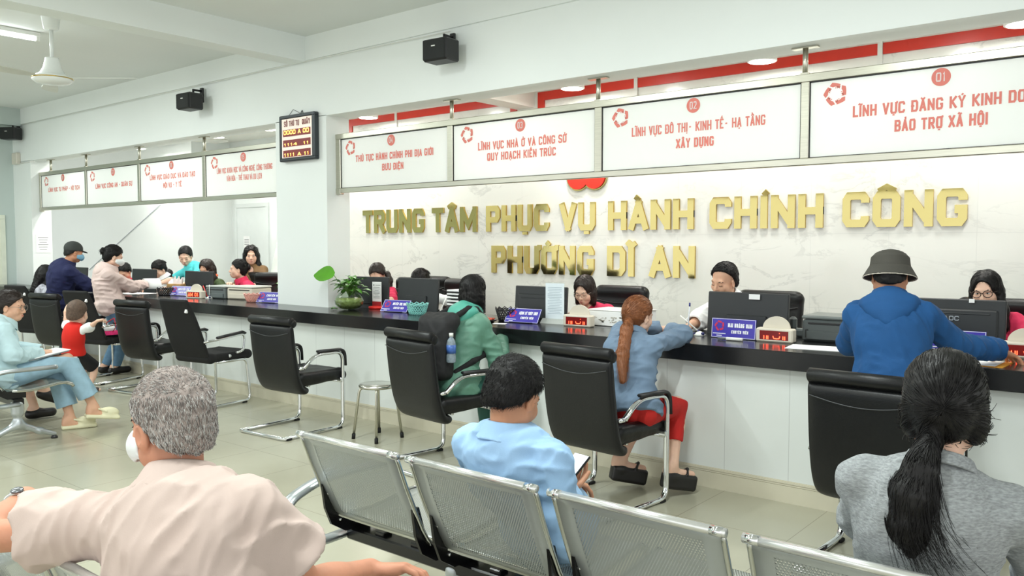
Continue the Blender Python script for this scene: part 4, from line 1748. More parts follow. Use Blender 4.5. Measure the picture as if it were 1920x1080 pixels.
mb.build('lettering', M('board_text', (126, 52, 52), rough=.6), pn)
for j, (z, txt, hh) in enumerate(((.05, '0000 A 00', .052), (-.05, '1114  11', .034), (-.15, '1111 A 11', .040))):
    r_ = MB().box((-.005, -.052, z), (.43, .006, .066)).build('led_row', LEDRED, qb)
    mb = MB()
    write(mb, txt, (-.005, -.0555, z + (.006 if j == 0 else -.012)), .40, hh * .8, lift=.0008, t=.008)
    mb.build('digits', LEDY, r_)
MB().tube([(.0, -.01, .225), (.03, -.008, .262), (.05, -.01, .225)], .004, 6).tube([(-.2, -.006, .22), (-.12, -.004, .285), (-.03, -.006, .25), (.0, -.006, .228)], .002, 6).build('hanging_wire', BLACKP, qb)

# air conditioning cassette in the office ceiling, seen over the 06 panel
ac = thing('ceiling_air_conditioner', 'white ceiling air conditioner with dark slots above the 06 panel', 'air conditioner', (-12.3, 6.9, 3.09))
MB().box((.35, -.15, -.02), (.95, .95, .04), .01).build('grille_panel', CEILW, ac)
mb = MB().box((-.06, -.15, -.0405), (.03, .62, .006)).box((-.01, -.15, -.0405), (.012, .62, .006))
mb.build('slot', BLACKP, ac)

# cable, papers on the far walls
mb = MB().tube([(-12.75, 6.79, 2.12), (-14.0, 6.79, 1.59), (-15.3, 6.79, 1.03)], .005, 6)
tag(mb.build('wall_cable', M('cable_grey', (168, 172, 184), rough=.6)), 'grey cable slanting across the white office wall', 'cable')
p = MB().box((-13.232, 5.215, 1.50), (.004, .20, .27)).build('wall_notice', PAPER)
tag(p, 'white paper notice on the side of the far left pillar', 'notice')
mb = MB()
for k in range(6):
    mb.box((-13.2295, 5.215, 1.59 - .035 * k), (.001, .14 - .02 * (k % 3), .006))
mb.build('print', INK, p)
p = MB().box((-11.38, 7.452, 1.51), (.17, .004, .21)).build('door_notice', PAPER)
tag(p, 'white paper notice taped to the recess door', 'notice')
mb = MB()
for k in range(3):
    mb.box((-11.38, 7.4495, 1.56 - .035 * k), (.12, .001, .01))
mb.build('print', INK, p)

# ------------------------------------------------------------------ visitor chairs
LEATHER = M('black_leather', (20, 21, 22), rough=.38, var=.12, vs=8, bump=.08, bs=140, spec=.35)
FABRIC = M('black_mesh_fabric', (17, 17, 18), rough=.85, var=.25, vs=300, bump=.25, bs=600)
SEAM = M('leather_piping', (58, 60, 62), rough=.4)


def slab(name, prof, hw, th, mat, parent, n=28):
    """upholstered panel: profile (y, z), half width at each point, half thickness; rounded edges"""
    P = [Vector((0, y, z)) for y, z in prof]
    N = len(P)
    fine = []
    for i in range(N - 1):
        p0, p1, p2, p3 = P[max(i - 1, 0)], P[i], P[i + 1], P[min(i + 2, N - 1)]
        for k in range(4):
            u = k / 4
            q = .5 * ((2 * p1) + (p2 - p0) * u + (2 * p0 - 5 * p1 + 4 * p2 - p3) * u * u + (3 * p1 - p0 - 3 * p2 + p3) * u ** 3)
            fine.append((q, hw[i] + (hw[i + 1] - hw[i]) * u))
    fine.append((P[-1], hw[-1]))
    V, F = [], []
    M_ = len(fine)
    for i, (q, w) in enumerate(fine):
        t = (fine[min(i + 1, M_ - 1)][0] - fine[max(i - 1, 0)][0]).normalized()
        nn = Vector((1, 0, 0)).cross(t)
        e = min(1, (min(i, M_ - 1 - i) + .35) / 3)
        e = math.sqrt(1 - (1 - e) ** 2)
        for k in range(n):
            a = 2 * PI * k / n
            c, s_ = math.cos(a), math.sin(a)
            x = w * math.copysign(abs(c) ** .28, c)
            y = th * e * math.copysign(abs(s_) ** .5, s_)
            V.append(q + Vector((x, 0, 0)) + nn * y)
    for i in range(M_ - 1):
        for k in range(n):
            k2 = (k + 1) % n
            F.append((i * n + k, i * n + k2, (i + 1) * n + k2, (i + 1) * n + k))
    F.append(tuple(range(n))[::-1])
    F.append(tuple((M_ - 1) * n + k for k in range(n)))
    return mesh_from(name, V, F, [mat], None, True, parent)


def leather_chair(label, loc, rz):
    t = thing('visitor_chair', label, 'chair', loc, rz, 'black leather visitor chairs')
    prof = [(-.030, .352), (-.062, .345), (-.096, .357), (-.122, .39), (-.146, .45), (-.165, .53), (-.180, .62), (-.192, .71), (-.202, .80), (-.209, .865)]
    bk = slab('backrest', prof, [.225, .240, .247, .25, .252, .253, .253, .252, .251, .25], .032, LEATHER, t)
    mb = MB()
    mb.tube([(-.252, -.210, .902), (-.246, -.210, .902), (.246, -.210, .902), (.252, -.210, .902)], [.024, .033, .033, .024], 16)
    mb.tube([(-.253, -.190, .885), (-.247, -.190, .885), (.247, -.190, .885), (.253, -.190, .885)], [.022, .032, .032, .022], 16)
    mb.build('top_roll', LEATHER, bk)
    mb = MB()
    pts = []
    for i in range(17):
        x = -.235 + .47 * i / 16
        z = .815 - .035 * math.cos(PI * x / .47)
        y = -.2022 - (z - .80) * .11 - .0335
        pts.append((x, y - .0005, z))
    mb.tube(pts, .0026, 6)
    mb.build('seam', SEAM, bk)
    S = Soft(.008)
    S.box(V3(0, .09, .430), V3(.238, .235, .046), rotx(2), .03, k=.02)
    S.caps(V3(-.20, .325, .425), V3(.20, .325, .425), .046, .046, k=.03)
    for s_ in (-1, 1):
        S.caps(V3(.212 * s_, -.09, .458), V3(.212 * s_, .30, .448), .036, .036, k=.02)
    S.fold(.0016, 34, 5)
    soft_obj('seat', [S.mesh() + (0,)], [LEATHER], t)
    fr = MB()
    for s_ in (-1, 1):
        x = .268 * s_
        path = fillet([(x * .98, -.31, .016), (x, .285, .016), (x, .285, .625), (x, .005, .630), (x, -.115, .535)], .075, 6)
        fr.tube(path, .0135, 10, flat=1.35, up=(1, 0, 0))
        fr.tube([(x, -.115, .536), (x * .93, -.145, .53)], .014, 8)
        fr.box((x * .95, .27, .40), (.05, .03, .03), .004)
    fr.tube(fillet([(-.263, -.26, .016), (-.263, -.31, .016), (.263, -.31, .016), (.263, -.26, .016)], .05, 5), .0135, 10)
    fr.tube([(-.266, .272, .385), (.266, .272, .385)], .012, 8).tube([(-.22, -.02, .382), (.22, -.02, .382)], .012, 8)
    fr.build('frame', CHROME, t)
    for s_ in (-1, 1):
        x = .268 * s_
        MB().tube(fillet([(x, .310, .51), (x, .304, .645), (x, .03, .651)], .06, 5), .0125, 8, flat=1.9, up=(1, 0, 0)).build('armrest_pad', BLACKP, t)
        for y in (.24, -.27):
            MB().box((x * .985, y, .009), (.045, .05, .017), .004).build('foot_glide', RUBBER, t)
    return t


def mesh_chair(label, loc, rz):
    t = thing('mesh_chair', label, 'chair', loc, rz, 'black mesh visitor chairs')
    slab('backrest', [(-.135, .43), (-.165, .475), (-.205, .57), (-.25, .70), (-.30, .85), (-.345, .965), (-.362, 1.0)], [.20, .225, .235, .232, .215, .195, .175], .017, FABRIC, t)
    MB().box((.15, -.340, .90), (.028, .022, .034), .004, Matrix.Rotation(-.35, 3, 'X')).build('care_tag', PAPER, t)
    S = Soft(.008)
    S.box(V3(0, .08, .458), V3(.232, .245, .036), None, .03, k=.02)
    S.caps(V3(-.19, .315, .450), V3(.19, .315, .450), .040, .040, k=.03)
    S.caps(V3(-.2, -.13, .455), V3(.2, -.13, .455), .045, .045, k=.03)
    soft_obj('seat', [S.mesh() + (0,)], [FABRIC], t)
    fr = MB()
    for s_ in (-1, 1):
        x = .215 * s_
        fr.tube(fillet([(x, -.05, .412), (x, .275, .412), (x * 1.1, .30, .016), (x * 1.1, -.29, .016)], .06, 6), .0135, 10)
        xa = .262 * s_
        fr.tube(fillet([(xa * .86, -.225, .615), (xa, -.12, .628), (xa, .22, .662), (xa, .205, .50), (xa * .82, .14, .475)], .06, 6), .0115, 10)
        fr.ball((xa * .90, .06, .462), .016)
    fr.tube(fillet([(-.236, -.24, .016), (-.236, -.29, .016), (.236, -.29, .016), (.236, -.24, .016)], .05, 5), .0135, 10)
    fr.tube([(-.215, .1, .412), (.215, .1, .412)], .012, 8).tube([(-.215, -.05, .412), (.215, -.05, .412)], .012, 8)
    fr.build('frame', CHROME, t)
    for s_ in (-1, 1):
        xa = .262 * s_
        MB().tube([(xa, -.10, .646), (xa, .06, .664), (xa, .19, .676), (xa, .222, .662)], .013, 8, flat=1.6, up=(1, 0, 0)).build('armrest_pad', BLACKP, t)
        for y in (.22, -.25):
            MB().box((.236 * s_, y, .008), (.04, .05, .016), .003).build('foot_glide', RUBBER, t)
    return t


ca = leather_chair('empty black leather visitor chair at the counter beside the round steel stool', (-5.57, 4.05, 0), 3)
dup(ca, (-3.95, 4.02, 0), -8, 'black leather visitor chair behind the person with the black backpack')
dup(ca, (-2.625, 4.03, 0), -6, 'black leather visitor chair under the person with the long copper ponytail')
dup(ca, (-1.075, 3.99, 0), -3, 'black leather visitor chair behind the person in the bucket hat')
dup(ca, (-8.28, 4.27, 0), 9, 'black leather visitor chair standing between two mesh chairs')
dup(ca, (-10.2, 4.2, 0), 12, 'black leather visitor chair in front of the person in the navy jacket')
mc = mesh_chair('empty black mesh visitor chair next to the leather chair, angled to the counter', (-7.09, 4.20, 0), 9)
dup(mc, (-9.22, 4.24, 0), 15, 'black mesh visitor chair held by the toddler in the red vest')
dup(mc, (-10.95, 4.29, 0), 15, 'black mesh visitor chair under the person with the patterned sleeve')
dup(mc, (-11.85, 4.25, 0), 12, 'black mesh visitor chair cut off by the left edge of the photo')

# ------------------------------------------------------------------ round stool
st = thing('round_stool', 'round stainless steel stool with four splayed legs by the counter', 'stool', (-4.82, 4.28, 0))
MB().lathe([(0, .428), (.118, .428), (.136, .424), (.143, .414), (.143, .404), (.136, .396), (.12, .398)], n=36).build('seat', M('stool_steel', (206, 205, 198), rough=.2, metal=1, var=.03), st)
for a in (45, 135, 225, 315):
    c, s_ = math.cos(math.radians(a)), math.sin(math.radians(a))
    l = MB().tube(fillet([(c * .06, s_ * .06, .398), (c * .135, s_ * .135, .392), (c * .185, s_ * .185, .015)], .05, 6), .0105, 10).build('leg', STEEL, st)
    MB().tube([(c * .183, s_ * .183, .04), (c * .186, s_ * .186, .0)], .0145, 10).build('rubber_foot', RUBBER, l)

# ------------------------------------------------------------------ beam benches of perforated steel
PERF = perforated('perforated_steel', (176, 181, 180), rough=.36, margin=(.205, .16))
PERFS = perforated('perforated_seat', (178, 182, 178), rough=.36, margin=(.205, .17))
RIM = M('bench_rim', (206, 208, 204), rough=.16, metal=1, var=.03)
RAILW = M('bench_top_rail', (222, 223, 220), rough=.22, metal=.7)


def sheet(name, prof, w, mat, parent, thick=.0035, nx=8, x0=0.0, corner=.0):
    """bent perforated sheet: prof = (y, z) along its length; uv in metres from its centre"""
    prof = [Vector((0, y, z)) for y, z in prof]
    acc = [0]
    for a, b in zip(prof[:-1], prof[1:]):
        acc.append(acc[-1] + (b - a).length)
    tot = acc[-1]
    V, F, uv = [], [], []
    n = len(prof)
    for side in (0, 1):
        for i, p in enumerate(prof):
            t = (prof[min(i + 1, n - 1)] - prof[max(i - 1, 0)]).normalized()
            nn = Vector((1, 0, 0)).cross(t) * thick / 2 * (1 if side else -1)
            ww = w - corner * max(0, 1 - acc[i] / .05) ** 2
            for j in range(nx + 1):
                x = -ww / 2 + ww * j / nx
                V.append((x + x0, p.y + nn.y, p.z + nn.z))
                uv.append((x, acc[i] - tot / 2))
    m = n * (nx + 1)
    for i in range(n - 1):
        for j in range(nx):
            a = i * (nx + 1) + j
            F.append((a, a + 1, a + nx + 2, a + nx + 1))
            F.append((m + a, m + a + nx + 1, m + a + nx + 2, m + a + 1))
    ring = [j for j in range(nx + 1)] + [i * (nx + 1) + nx for i in range(1, n)] + [(n - 1) * (nx + 1) + j for j in range(nx - 1, -1, -1)] + [i * (nx + 1) for i in range(n - 2, 0, -1)]
    for a, b in zip(ring, ring[1:] + ring[:1]):
        F.append((b, a, m + a, m + b))
    return mesh_from(name, V, F, [mat], None, True, parent, uv)


def bench(label, x_first, n, y, arms, legs, pitch=.5985, w=.53):
    """row of n seats facing +Y; x_first = centre of the leftmost seat, y = back top line"""
    root = thing('waiting_bench', label, 'bench', (x_first, y, 0), 0, 'perforated steel benches')
    back = [(0, .770), (.012, .745), (.045, .66), (.085, .57), (.125, .485), (.150, .44), (.172, .418)]
    seat = [(.232, .408), (.27, .400), (.36, .398), (.46, .408), (.56, .424), (.62, .424), (.66, .405), (.672, .385)]
    for i in range(n):
        x0 = i * pitch
        b = sheet('seat_back', back, w, PERF, root, x0=x0, corner=.0)
        MB().tube([(x0 - w / 2, q[0], q[1]) for q in back] + [(x0 + w / 2, q[0], q[1]) for q in back[::-1]], .008, 8).build('rim', RIM, b)
        mb = MB().tube([(x0 - w / 2 - .012, -.004, .774), (x0 + w / 2 + .012, -.004, .774)], .0125, 12)
        mb.build('top_rail', RAILW, b)
        for s_ in (-1, 1):
            MB().tube([(x0 + s_ * (w / 2 + .004), -.004, .774), (x0 + s_ * (w / 2 - .03), -.004, .774)], .0135, 12).build('rail_cap', CHROME, b)
        p = sheet('seat_pan', seat, w, PERFS, root, x0=x0)
        for s_ in (-1, 1):
            MB().tube([(x0 + s_ * w / 2, q[0], q[1]) for q in seat], .008, 8, flat=1.6, up=(0, 0, 1)).build('rim', RIM, p)
        for s_ in (-1, 1):
            mb = MB()
            mb.prism([(.085, .56), (.115, .565), (.15, .455), (.20, .405), (.33, .39), (.33, .345), (.20, .345), (.13, .39), (.10, .46)], .012, (x0 + s_ * (w / 2 - .012), 0, 0), (0, 1, 0), (0, 0, 1))
            mb.tube([(x0 + s_ * (w / 2 - .02), .105, .545), (x0 + s_ * (w / 2 + .002), .105, .545)], .008, 8)
            mb.mat(1).ball((x0 + s_ * (w / 2 - .012) - .008 * s_, .112, .52), .007).ball((x0 + s_ * (w / 2 - .012) - .008 * s_, .17, .40), .006)
            mb.build('bracket', [BLACKG, CHROME], root)
    xa, xb = -w / 2 - .02, (n - 1) * pitch + w / 2 + .02
    mb = MB().box(((xa + xb) / 2, .27, .32), (xb - xa, .075, .05), .006)
    for i in range(n):
        mb.box((i * pitch - .1, .27, .35), (.05, .05, .02), .004).box((i * pitch + .1, .27, .35), (.05, .05, .02), .004)
    mb.build('beam', BLACKG, root)
    for lx in legs:
        S = Soft(.007)
        S.box(V3(lx, .27, .27), V3(.03, .035, .05), None, .012, k=.02)
        S.caps(V3(lx, .27, .30), V3(lx, .27, .15), .036, .026, k=.03)
        S.caps(V3(lx, .27, .15), V3(lx, .42, .075), .026, .021, k=.04)
        S.caps(V3(lx, .42, .075), V3(lx, .525, .034), .021, .017, k=.03)
        S.caps(V3(lx, .27, .15), V3(lx, .10, .075), .026, .021, k=.04)
        S.caps(V3(lx, .10, .075), V3(lx, .0, .034), .021, .017, k=.03)
        l = soft_obj('leg', [S.mesh() + (0,)], [ALU], root)
        for fy in (0, .525):
            MB().lathe([(.024, 0), (.024, .014), (.014, .02), (.012, .035)], (lx, fy, 0), 16).build('levelling_foot', BLACKP, l)
    for ax in arms:
        mb = MB()
        path = fillet([(ax, .52, .560), (ax, .13, .563), (ax, -.05, .50), (ax, -.03, .36), (ax, .10, .306), (ax, .26, .31)], .10, 7)
        mb.tube(path, .017, 12, flat=1.9, up=(1, 0, 0))
        mb.ball((ax, .52, .560), (.032, .02, .018))
        mb.build('armrest', ALU, root)
    return root


bench('perforated steel bench in the middle, under the light blue shirt and the grey sweater', -2.353, 4, 1.935, [-.315, 3 * .5985 + .315], [.30, 1.5])
bench('perforated steel bench nearest the camera, under the grey-haired person', -2.40, 3, .80, [-.315], [.30, .9])
bench('perforated steel bench at the far left, under the person in the pale denim shirt', -8.21, 3, 2.18, [-.315, 2 * .5985 + .315], [-.24, 2 * .5985 + .25])

# ------------------------------------------------------------------ staff chairs behind the counter
def staff_chair(label, loc, rz, tall=1.12):
    t = thing('office_chair', label, 'chair', loc, rz, 'staff chairs behind the counter')
    S = Soft(.012)
    S.box(V3(0, -.25, (tall + .56) / 2), V3(.26, .045, (tall - .56) / 2), rotx(7), .04, k=.03)
    S.caps(V3(-.20, -.27, tall - .03), V3(.20, -.27, tall - .03), .05, .05, k=.03)
    bk = soft_obj('backrest', [S.mesh() + (0,)], [LEATHER], t)
    mb = MB()
    mb.tube([(-.24 + .48 * i / 12, -.207 - .02 * (1 - abs(i / 6 - 1)) * 0, tall - .10 - .03 * math.sin(PI * i / 12)) for i in range(13)], .006, 6)
    mb.build('seam', BLACKP, bk)
    S = Soft(.012)
    S.box(V3(0, 0, .455), V3(.25, .24, .045), None, .035, k=.02)
    soft_obj('seat', [S.mesh() + (0,)], [LEATHER], t)
    mb = MB().tube([(0, 0, .42), (0, 0, .1)], .028, 12).tube([(0, -.1, .42), (0, -.27, .46), (0, -.29, .62)], .022, 8)
    for k in range(5):
        a = 2 * PI * k / 5
        mb.tube([(0, 0, .12), (.28 * math.cos(a), .28 * math.sin(a), .075)], .018, 8)
        mb.ball((.28 * math.cos(a), .28 * math.sin(a), .03), .03)
    for s_ in (-1, 1):
        mb.tube(fillet([(s_ * .2, .05, .43), (s_ * .29, .05, .45), (s_ * .29, .05, .66), (s_ * .29, -.15, .67), (s_ * .25, -.24, .67)], .05, 4), .014, 8)
    mb.build('base', BLACKP, t)
    return t

# ------------------------------------------------------------------ things standing on the counter
ZT = .888
PLATE = M('plate_purple', (70, 62, 172), rough=.3, var=.04)
PLATEW = M('plate_white', (238, 238, 248), rough=.5)
PLATER = M('plate_red', (206, 44, 84), rough=.5)
ACRY = clear_sheet('clear_acrylic')


def nameplate(label, loc, rz, tilt, l1, l2, w=.30, h=.125):
    t = thing('name_plate', label, 'name plate', loc, rz, 'purple name plates on the counter')
    a = math.radians(tilt)
    Y = Vector((0, math.sin(a), math.cos(a)))
    X = Vector((1, 0, 0))
    N = X.cross(Y)
    R = Matrix((X, -N, Y)).transposed()
    c = Y * (h / 2 + .004)
    MB().box(c, (w, .004, h), 0, R).build('plate', PLATE, t)
    mb = MB()
    for q in ((-w / 2, h / 2, w, .004), (-w / 2, -h / 2, w, .004)):
        mb.box(c + Y * (q[1] - math.copysign(.003, q[1])) + N * .0026, (w - .004, .0012, .003), 0, R)
    for s_ in (-1, 1):
        mb.box(c + X * s_ * (w / 2 - .003) + N * .0026, (.003, .0012, h - .004), 0, R)
    mb.build('border', PLATEW, t)
    mb = MB()
    write(mb, l1, c + X * .045 + Y * .020 + N * .002, .165, .026, X, Y, t=.0062)
    write(mb, l2, c + X * .045 - Y * .022 + N * .002, .115, .020, X, Y, t=.0048)
    for k, (dy, ww) in enumerate(((-.036, .088), (-.049, .036))):
        mb.box(c - X * .095 + Y * dy + N * .003, (ww, .001, .005), 0, R)
    mb.build('lettering', PLATEW, t)
    mb = MB()
    star_hands(mb, c - X * .095 + Y * .014 + N * .002, .034, X, Y)
    mb.build('star_emblem', PLATER, t)
    mb = MB().box((0, .03 + h * math.sin(a) * .5, .006), (w * .7, .10 + h * math.sin(a) * .5, .004))
    if tilt > 15:
        mb.box((0, h * math.sin(a) + .012, h * math.cos(a) * .5), (.10, .004, h * math.cos(a)), 0)
    mb.build('foot', ACRY if tilt < 15 else BLACKP, t)
    return t


nameplate('purple name plate between the red notice holder and the teal basket', (-5.50, 5.075, ZT), 8, 36, 'HUYỀN THỊ THÚY', 'CHUYÊN VIÊN')
nameplate('purple name plate leaning back beside the black lattice basket and clear notice stand', (-3.985, 5.0, ZT), 7, 34, 'ĐẶNG LÝ THÙY LINH', 'CHUYÊN VIÊN')
nameplate('upright purple name plate in front of the monitor of the person in the white shirt', (-2.262, 5.03, ZT), 0, 6, 'MAI HOÀNG NAM', 'CHUYÊN VIÊN')
nameplate('purple name plate partly hidden by the arm of the person in the blue hoodie', (-1.02, 5.15, ZT), 0, 6, 'CHUYÊN CỤC', 'CHUYÊN VIÊN', w=.34)
nameplate('purple name plate by the yellow tissue box in the left opening', (-9.17, 5.08, ZT), 16, 30, 'NGUYỄN THỊ', 'CHUYÊN VIÊN')
nameplate('purple name plate beside the small pink basket near the pillar', (-7.37, 5.05, ZT), 14, 32, 'CHUYÊN MỸ', 'CHUYÊN VIÊN')

LEDBG = M('led_window', (96, 10, 10), rough=.25, emit=.55)
LEDD = M('led_digits', (255, 74, 44), emit=5)
CREAMB = M('cream_box', (216, 208, 192), rough=.5, var=.03)


def led_box(label, loc, rz, txt, full=False):
    t = thing('number_display', label, 'display', loc, rz, 'red number displays on the counter')
    mb = MB().box((0, 0, .043), (.232, .075, .086), .008)
    mb.build('case', CREAMB, t)
    pts = [(.086 * math.cos(PI * i / 20), .074 * math.sin(PI * i / 20)) for i in range(21)]
    MB().prism(pts, .014, (0, .012, .085)).build('dome', CREAMB, t)
    w_ = MB().box((0, -.036, .044), (.180, .006, .056)).build('led_window', LEDBG, t)
    mb = MB()
    if full:
        write(mb, txt, (0, -.0395, .044), .155, .040, t=.008, lift=.0005)
    else:
        for x in (-.062, -.045, -.036):
            mb.box((x, -.0402, .030), (.005, .0012, .022))
        for x in (.058, .069):
            mb.box((x, -.0402, .030), (.005, .0012, .022))
        mb.tube([(-.005, -.0402, .040), (.0, -.0402, .026), (.018, -.0402, .024), (.034, -.0402, .026), (.038, -.0402, .040)], .0028, 6)
        mb.box((.036, -.0402, .058), (.004, .0012, .004))
    mb.build('digits', LEDD, w_)
    return t


led_box('cream number display with red digits in front of the white document tray', (-3.492, 5.075, ZT), 4, '')
led_box('cream number display with red digits beside the upright name plate and the grey printer', (-1.985, 5.045, ZT), 2, '')
led_box('cream number display beside the hand of the person in the bucket hat', (-.665, 5.17, ZT), 4, '')
led_box('small cream number display with bright red digits in the left opening', (-8.63, 4.99, ZT), 14, 'AM 01', True)

MONB = M('monitor_back', (40, 43, 45), rough=.45, var=.06, bump=.03, bs=300)
SCREEN = M('monitor_screen', (20, 24, 32), rough=.15, emit=.05)


def monitor(label, loc, rz, w=.52, h=.31, z0=.875, boss=True, brand=None, arm=True, tilt=4):
    t = thing('monitor', label, 'monitor', loc, rz, 'computer monitors along the counter')
    R = Matrix.Rotation(math.radians(-tilt), 3, 'X')
    zc = z0 - ZT + h / 2
    MB().box((0, 0, zc), (w, .030, h), .006, R).build('case', MONB, t)
    MB().box(Vector((0, .0, zc)) + R @ Vector((0, .0155, .004)), (w - .02, .002, h - .03), 0, R).build('screen', SCREEN, t)
    mb = MB()
    if boss:
        mb.box(Vector((.0, 0, zc)) + R @ Vector((0, -.022, -h * .17)), (w * .5, .02, h * .34), .006, R)
    else:
        mb.box(Vector((0, 0, zc)) + R @ Vector((0, -.020, -.02)), (w * .86, .02, h * .7), .012, R)
        mb.box(Vector((0, 0, zc)) + R @ Vector((0, -.030, h * .17)), (w * .72, .006, .008), .002, R)
    mb.build('rear_cover', MONB, t)
    mb = MB().box((0, .10, .006), (.20, .16, .012), .004).box((0, .06, .05), (.05, .02, .12), .004)
    mb.box((0, .03, zc - h * .2), (.06, .06, .05), .006)
    mb.build('stand', MONB, t)
    if brand:
        mb = MB()
        write(mb, brand, Vector((.0, 0, zc)) + R @ Vector((0, -.0335, h * .06)), .08, .026, (1, 0, 0), R @ Vector((0, 0, 1)), t=.0045)
        mb.build('logo', M('logo_silver', (190, 196, 200), rough=.3, metal=.6), t)
    return t


monitor('black monitor behind the plant and the red notice holder', (-6.08, 5.30, ZT), 14, w=.46)
monitor('black monitor behind the teal basket', (-5.39, 5.28, ZT), 0, w=.51, h=.315)
monitor('black monitor with moulded back behind the clear notice stand', (-4.0, 5.28, ZT), 2, w=.50, h=.285, boss=False)
m4 = monitor('black monitor with a white sticker in front of the person in the white shirt', (-2.27, 5.27, ZT), 0, w=.56, h=.30)
for nm, x, z, w_, h_ in (('sticker', .055, .262, .075, .034), ('small_sticker', -.13, .075, .036, .020)):
    MB().box((x, -.0195 if z > .2 else -.034, z), (w_, .002, h_)).build(nm, PAPER, m4)
m5 = monitor('black monitor with silver brand letters beside the person in the bucket hat', (-1.06, 5.36, ZT), 2, w=.545, h=.255, z0=.925, boss=False, brand='AOC')
MB().box((.10, -.018, .285), (.028, .003, .022)).build('sticker', PAPER, m5)
monitor('black monitor in front of the person in the green uniform', (-9.09, 5.30, ZT), 6, w=.52, h=.30)
monitor('black monitor beside the person in the pink hoodie', (-10.40, 5.30, ZT), 4, w=.53, h=.30)
monitor('black monitor edge just right of the person in the navy jacket', (-12.30, 5.30, ZT), 4, w=.50, h=.29)

# black desk telephone behind the monitor
t = thing('desk_telephone', 'black desk telephone standing behind the monitor with the white sticker', 'telephone', (-1.99, 5.40, ZT))
MB().box((0, .02, .03), (.12, .10, .05), .01).build('base', GREYP, t)
MB().box((-.02, .0, .09), (.05, .05, .085), .015).build('handset', GREYP, t)


def basket(label, loc, r0, r1, h, mat, n=11, sy=.75):
    t = thing('lattice_basket', label, 'basket', loc, 0)
    mb = MB()

    def P(a, q):
        rr = r0 + (r1 - r0) * q
        return (rr * math.cos(a), rr * math.sin(a) * sy, .004 + h * q)
    for k in range(2 * n):
        a = PI * k / n
        for sg in (-1, 1):
            mb.tube([P(a + sg * .9 * q, q) for q in (0, .25, .5, .75, .86)], .0036, 5)
    mb.build('lattice', mat, t)
    mb = MB()
    zz = []
    for k in range(2 * n):
        zz.append(P(PI * k / n, 1.0 if k % 2 == 0 else .84))
    mb.tube(zz, .0045, 6, closed=True)
    mb.tube([P(PI * k / 20, .82) for k in range(40)], .004, 6, closed=True)
    mb.build('zigzag_rim', mat, t)
    mb = MB().lathe([(0, .001), (r0, .001), (r0 + .002, .012), (r0 - .004, .012), (0, .006)], n=24, sy=sy)
    mb.build('bottom', mat, t)
    return t


basket('teal lattice basket with zigzag rim beside the purple name plate', (-5.155, 5.04, ZT), .078, .108, .098, M('teal_plastic', (128, 196, 190), rough=.5))
basket('black lattice basket with zigzag rim by the person in the green jacket', (-4.175, 5.06, ZT), .066, .098, .105, BLACKP)
basket('black lattice basket beside the name plate in the left opening', (-9.38, 5.03, ZT), .085, .115, .095, BLACKP)
basket('small pink lattice basket near the pillar', (-7.60, 5.03, ZT), .065, .105, .088, M('pink_plastic', (222, 160, 146), rough=.5))

# ------------------------------------------------------------------ plants
LEAF = M('pothos_leaf', (84, 140, 52), rough=.32, var=.45, vs=14)
LEAFB = M('broad_leaf', (86, 152, 40), rough=.3, var=.12, vs=10)
STEM = M('plant_stem', (96, 132, 60), rough=.5)
GLASS = clear_sheet('bowl_glass', (.90, .95, .90))
WATER = M('bowl_water', (142, 150, 92), rough=.12, var=.35, vs=40)


def leaf(mb, base, d, up, L, W, droop=.3):
    d, up = Vector(d).normalized(), Vector(up)
    s_ = d.cross(up).normalized()
    up = s_.cross(d).normalized()
    n = 6
    V = []
    for i in range(n + 1):
        q = i / n
        w = W * (math.sin(PI * min(1, q * .92 + .06)) ** .8) * (1 - .35 * q)
        c = Vector(base) + d * L * q - Vector((0, 0, 1)) * droop * L * q * q
        V += [c - s_ * w + up * w * .25, c, c + s_ * w + up * w * .25]
    F = []
    for i in range(n):
        a = i * 3
        F += [(a, a + 1, a + 4, a + 3), (a + 1, a + 2, a + 5, a + 4)]
    mb.add(V, F)


def bushy(t, c, R_, n, L, mat, seed=1, zs=.8):
    rr = random.Random(seed)
    fo, stm = MB(), MB()
    for k in range(n):
        a = 2 * PI * k / n * 2.618 + rr.uniform(-.4, .4)
        q = rr.uniform(.15, 1)
        el = rr.uniform(-.1, 1.3)
        p = Vector(c) + Vector((math.cos(a) * math.cos(el) * R_ * q, math.sin(a) * math.cos(el) * R_ * q, math.sin(el) * R_ * zs * (.4 + .6 * q)))
        d = Vector((math.cos(a), math.sin(a), rr.uniform(-.3, .7)))
        leaf(fo, p, d, (rr.uniform(-.3, .3), rr.uniform(-.3, .3), 1), L * rr.uniform(.7, 1.25), L * .38, .35)
        stm.tube([Vector(c) - Vector((0, 0, .05)), (Vector(c) + p) / 2 + Vector((0, 0, .02)), p], .0025, 5)
    fo.build('foliage', mat, t)
    stm.build('stem', STEM, t)


t = thing('pothos_plant', 'green pothos in a round glass bowl with one broad raised leaf', 'plant', (-6.03, 5.02, ZT))
prof = [(.045, .0), (.09, .012), (.128, .05), (.138, .085), (.122, .125), (.095, .148), (.10, .156)]
MB().lathe(prof, n=32).lathe([(q - .004, z + .003) for q, z in prof][::-1], n=32).build('glass_bowl', GLASS, t)
MB().lathe([(0, .006), (.08, .016), (.121, .05), (.130, .085), (.120, .112), (0, .113)], n=28).build('water', WATER, t)
bushy(t, (0, 0, .17), .155, 70, .085, LEAF, 5, .95)
mb = MB()
leaf(mb, (-.165, -.04, .315), (-.9, -.40, .05), (.15, -.75, .7), .21, .115, .05)
mb.build('broad_leaf', LEAFB, t)
mb = MB().tube([(0, 0, .12), (-.06, -.01, .22), (-.13, -.03, .27), (-.165, -.04, .315)], .004, 6)
mb.build('long_stem', STEM, t)
mb = MB()
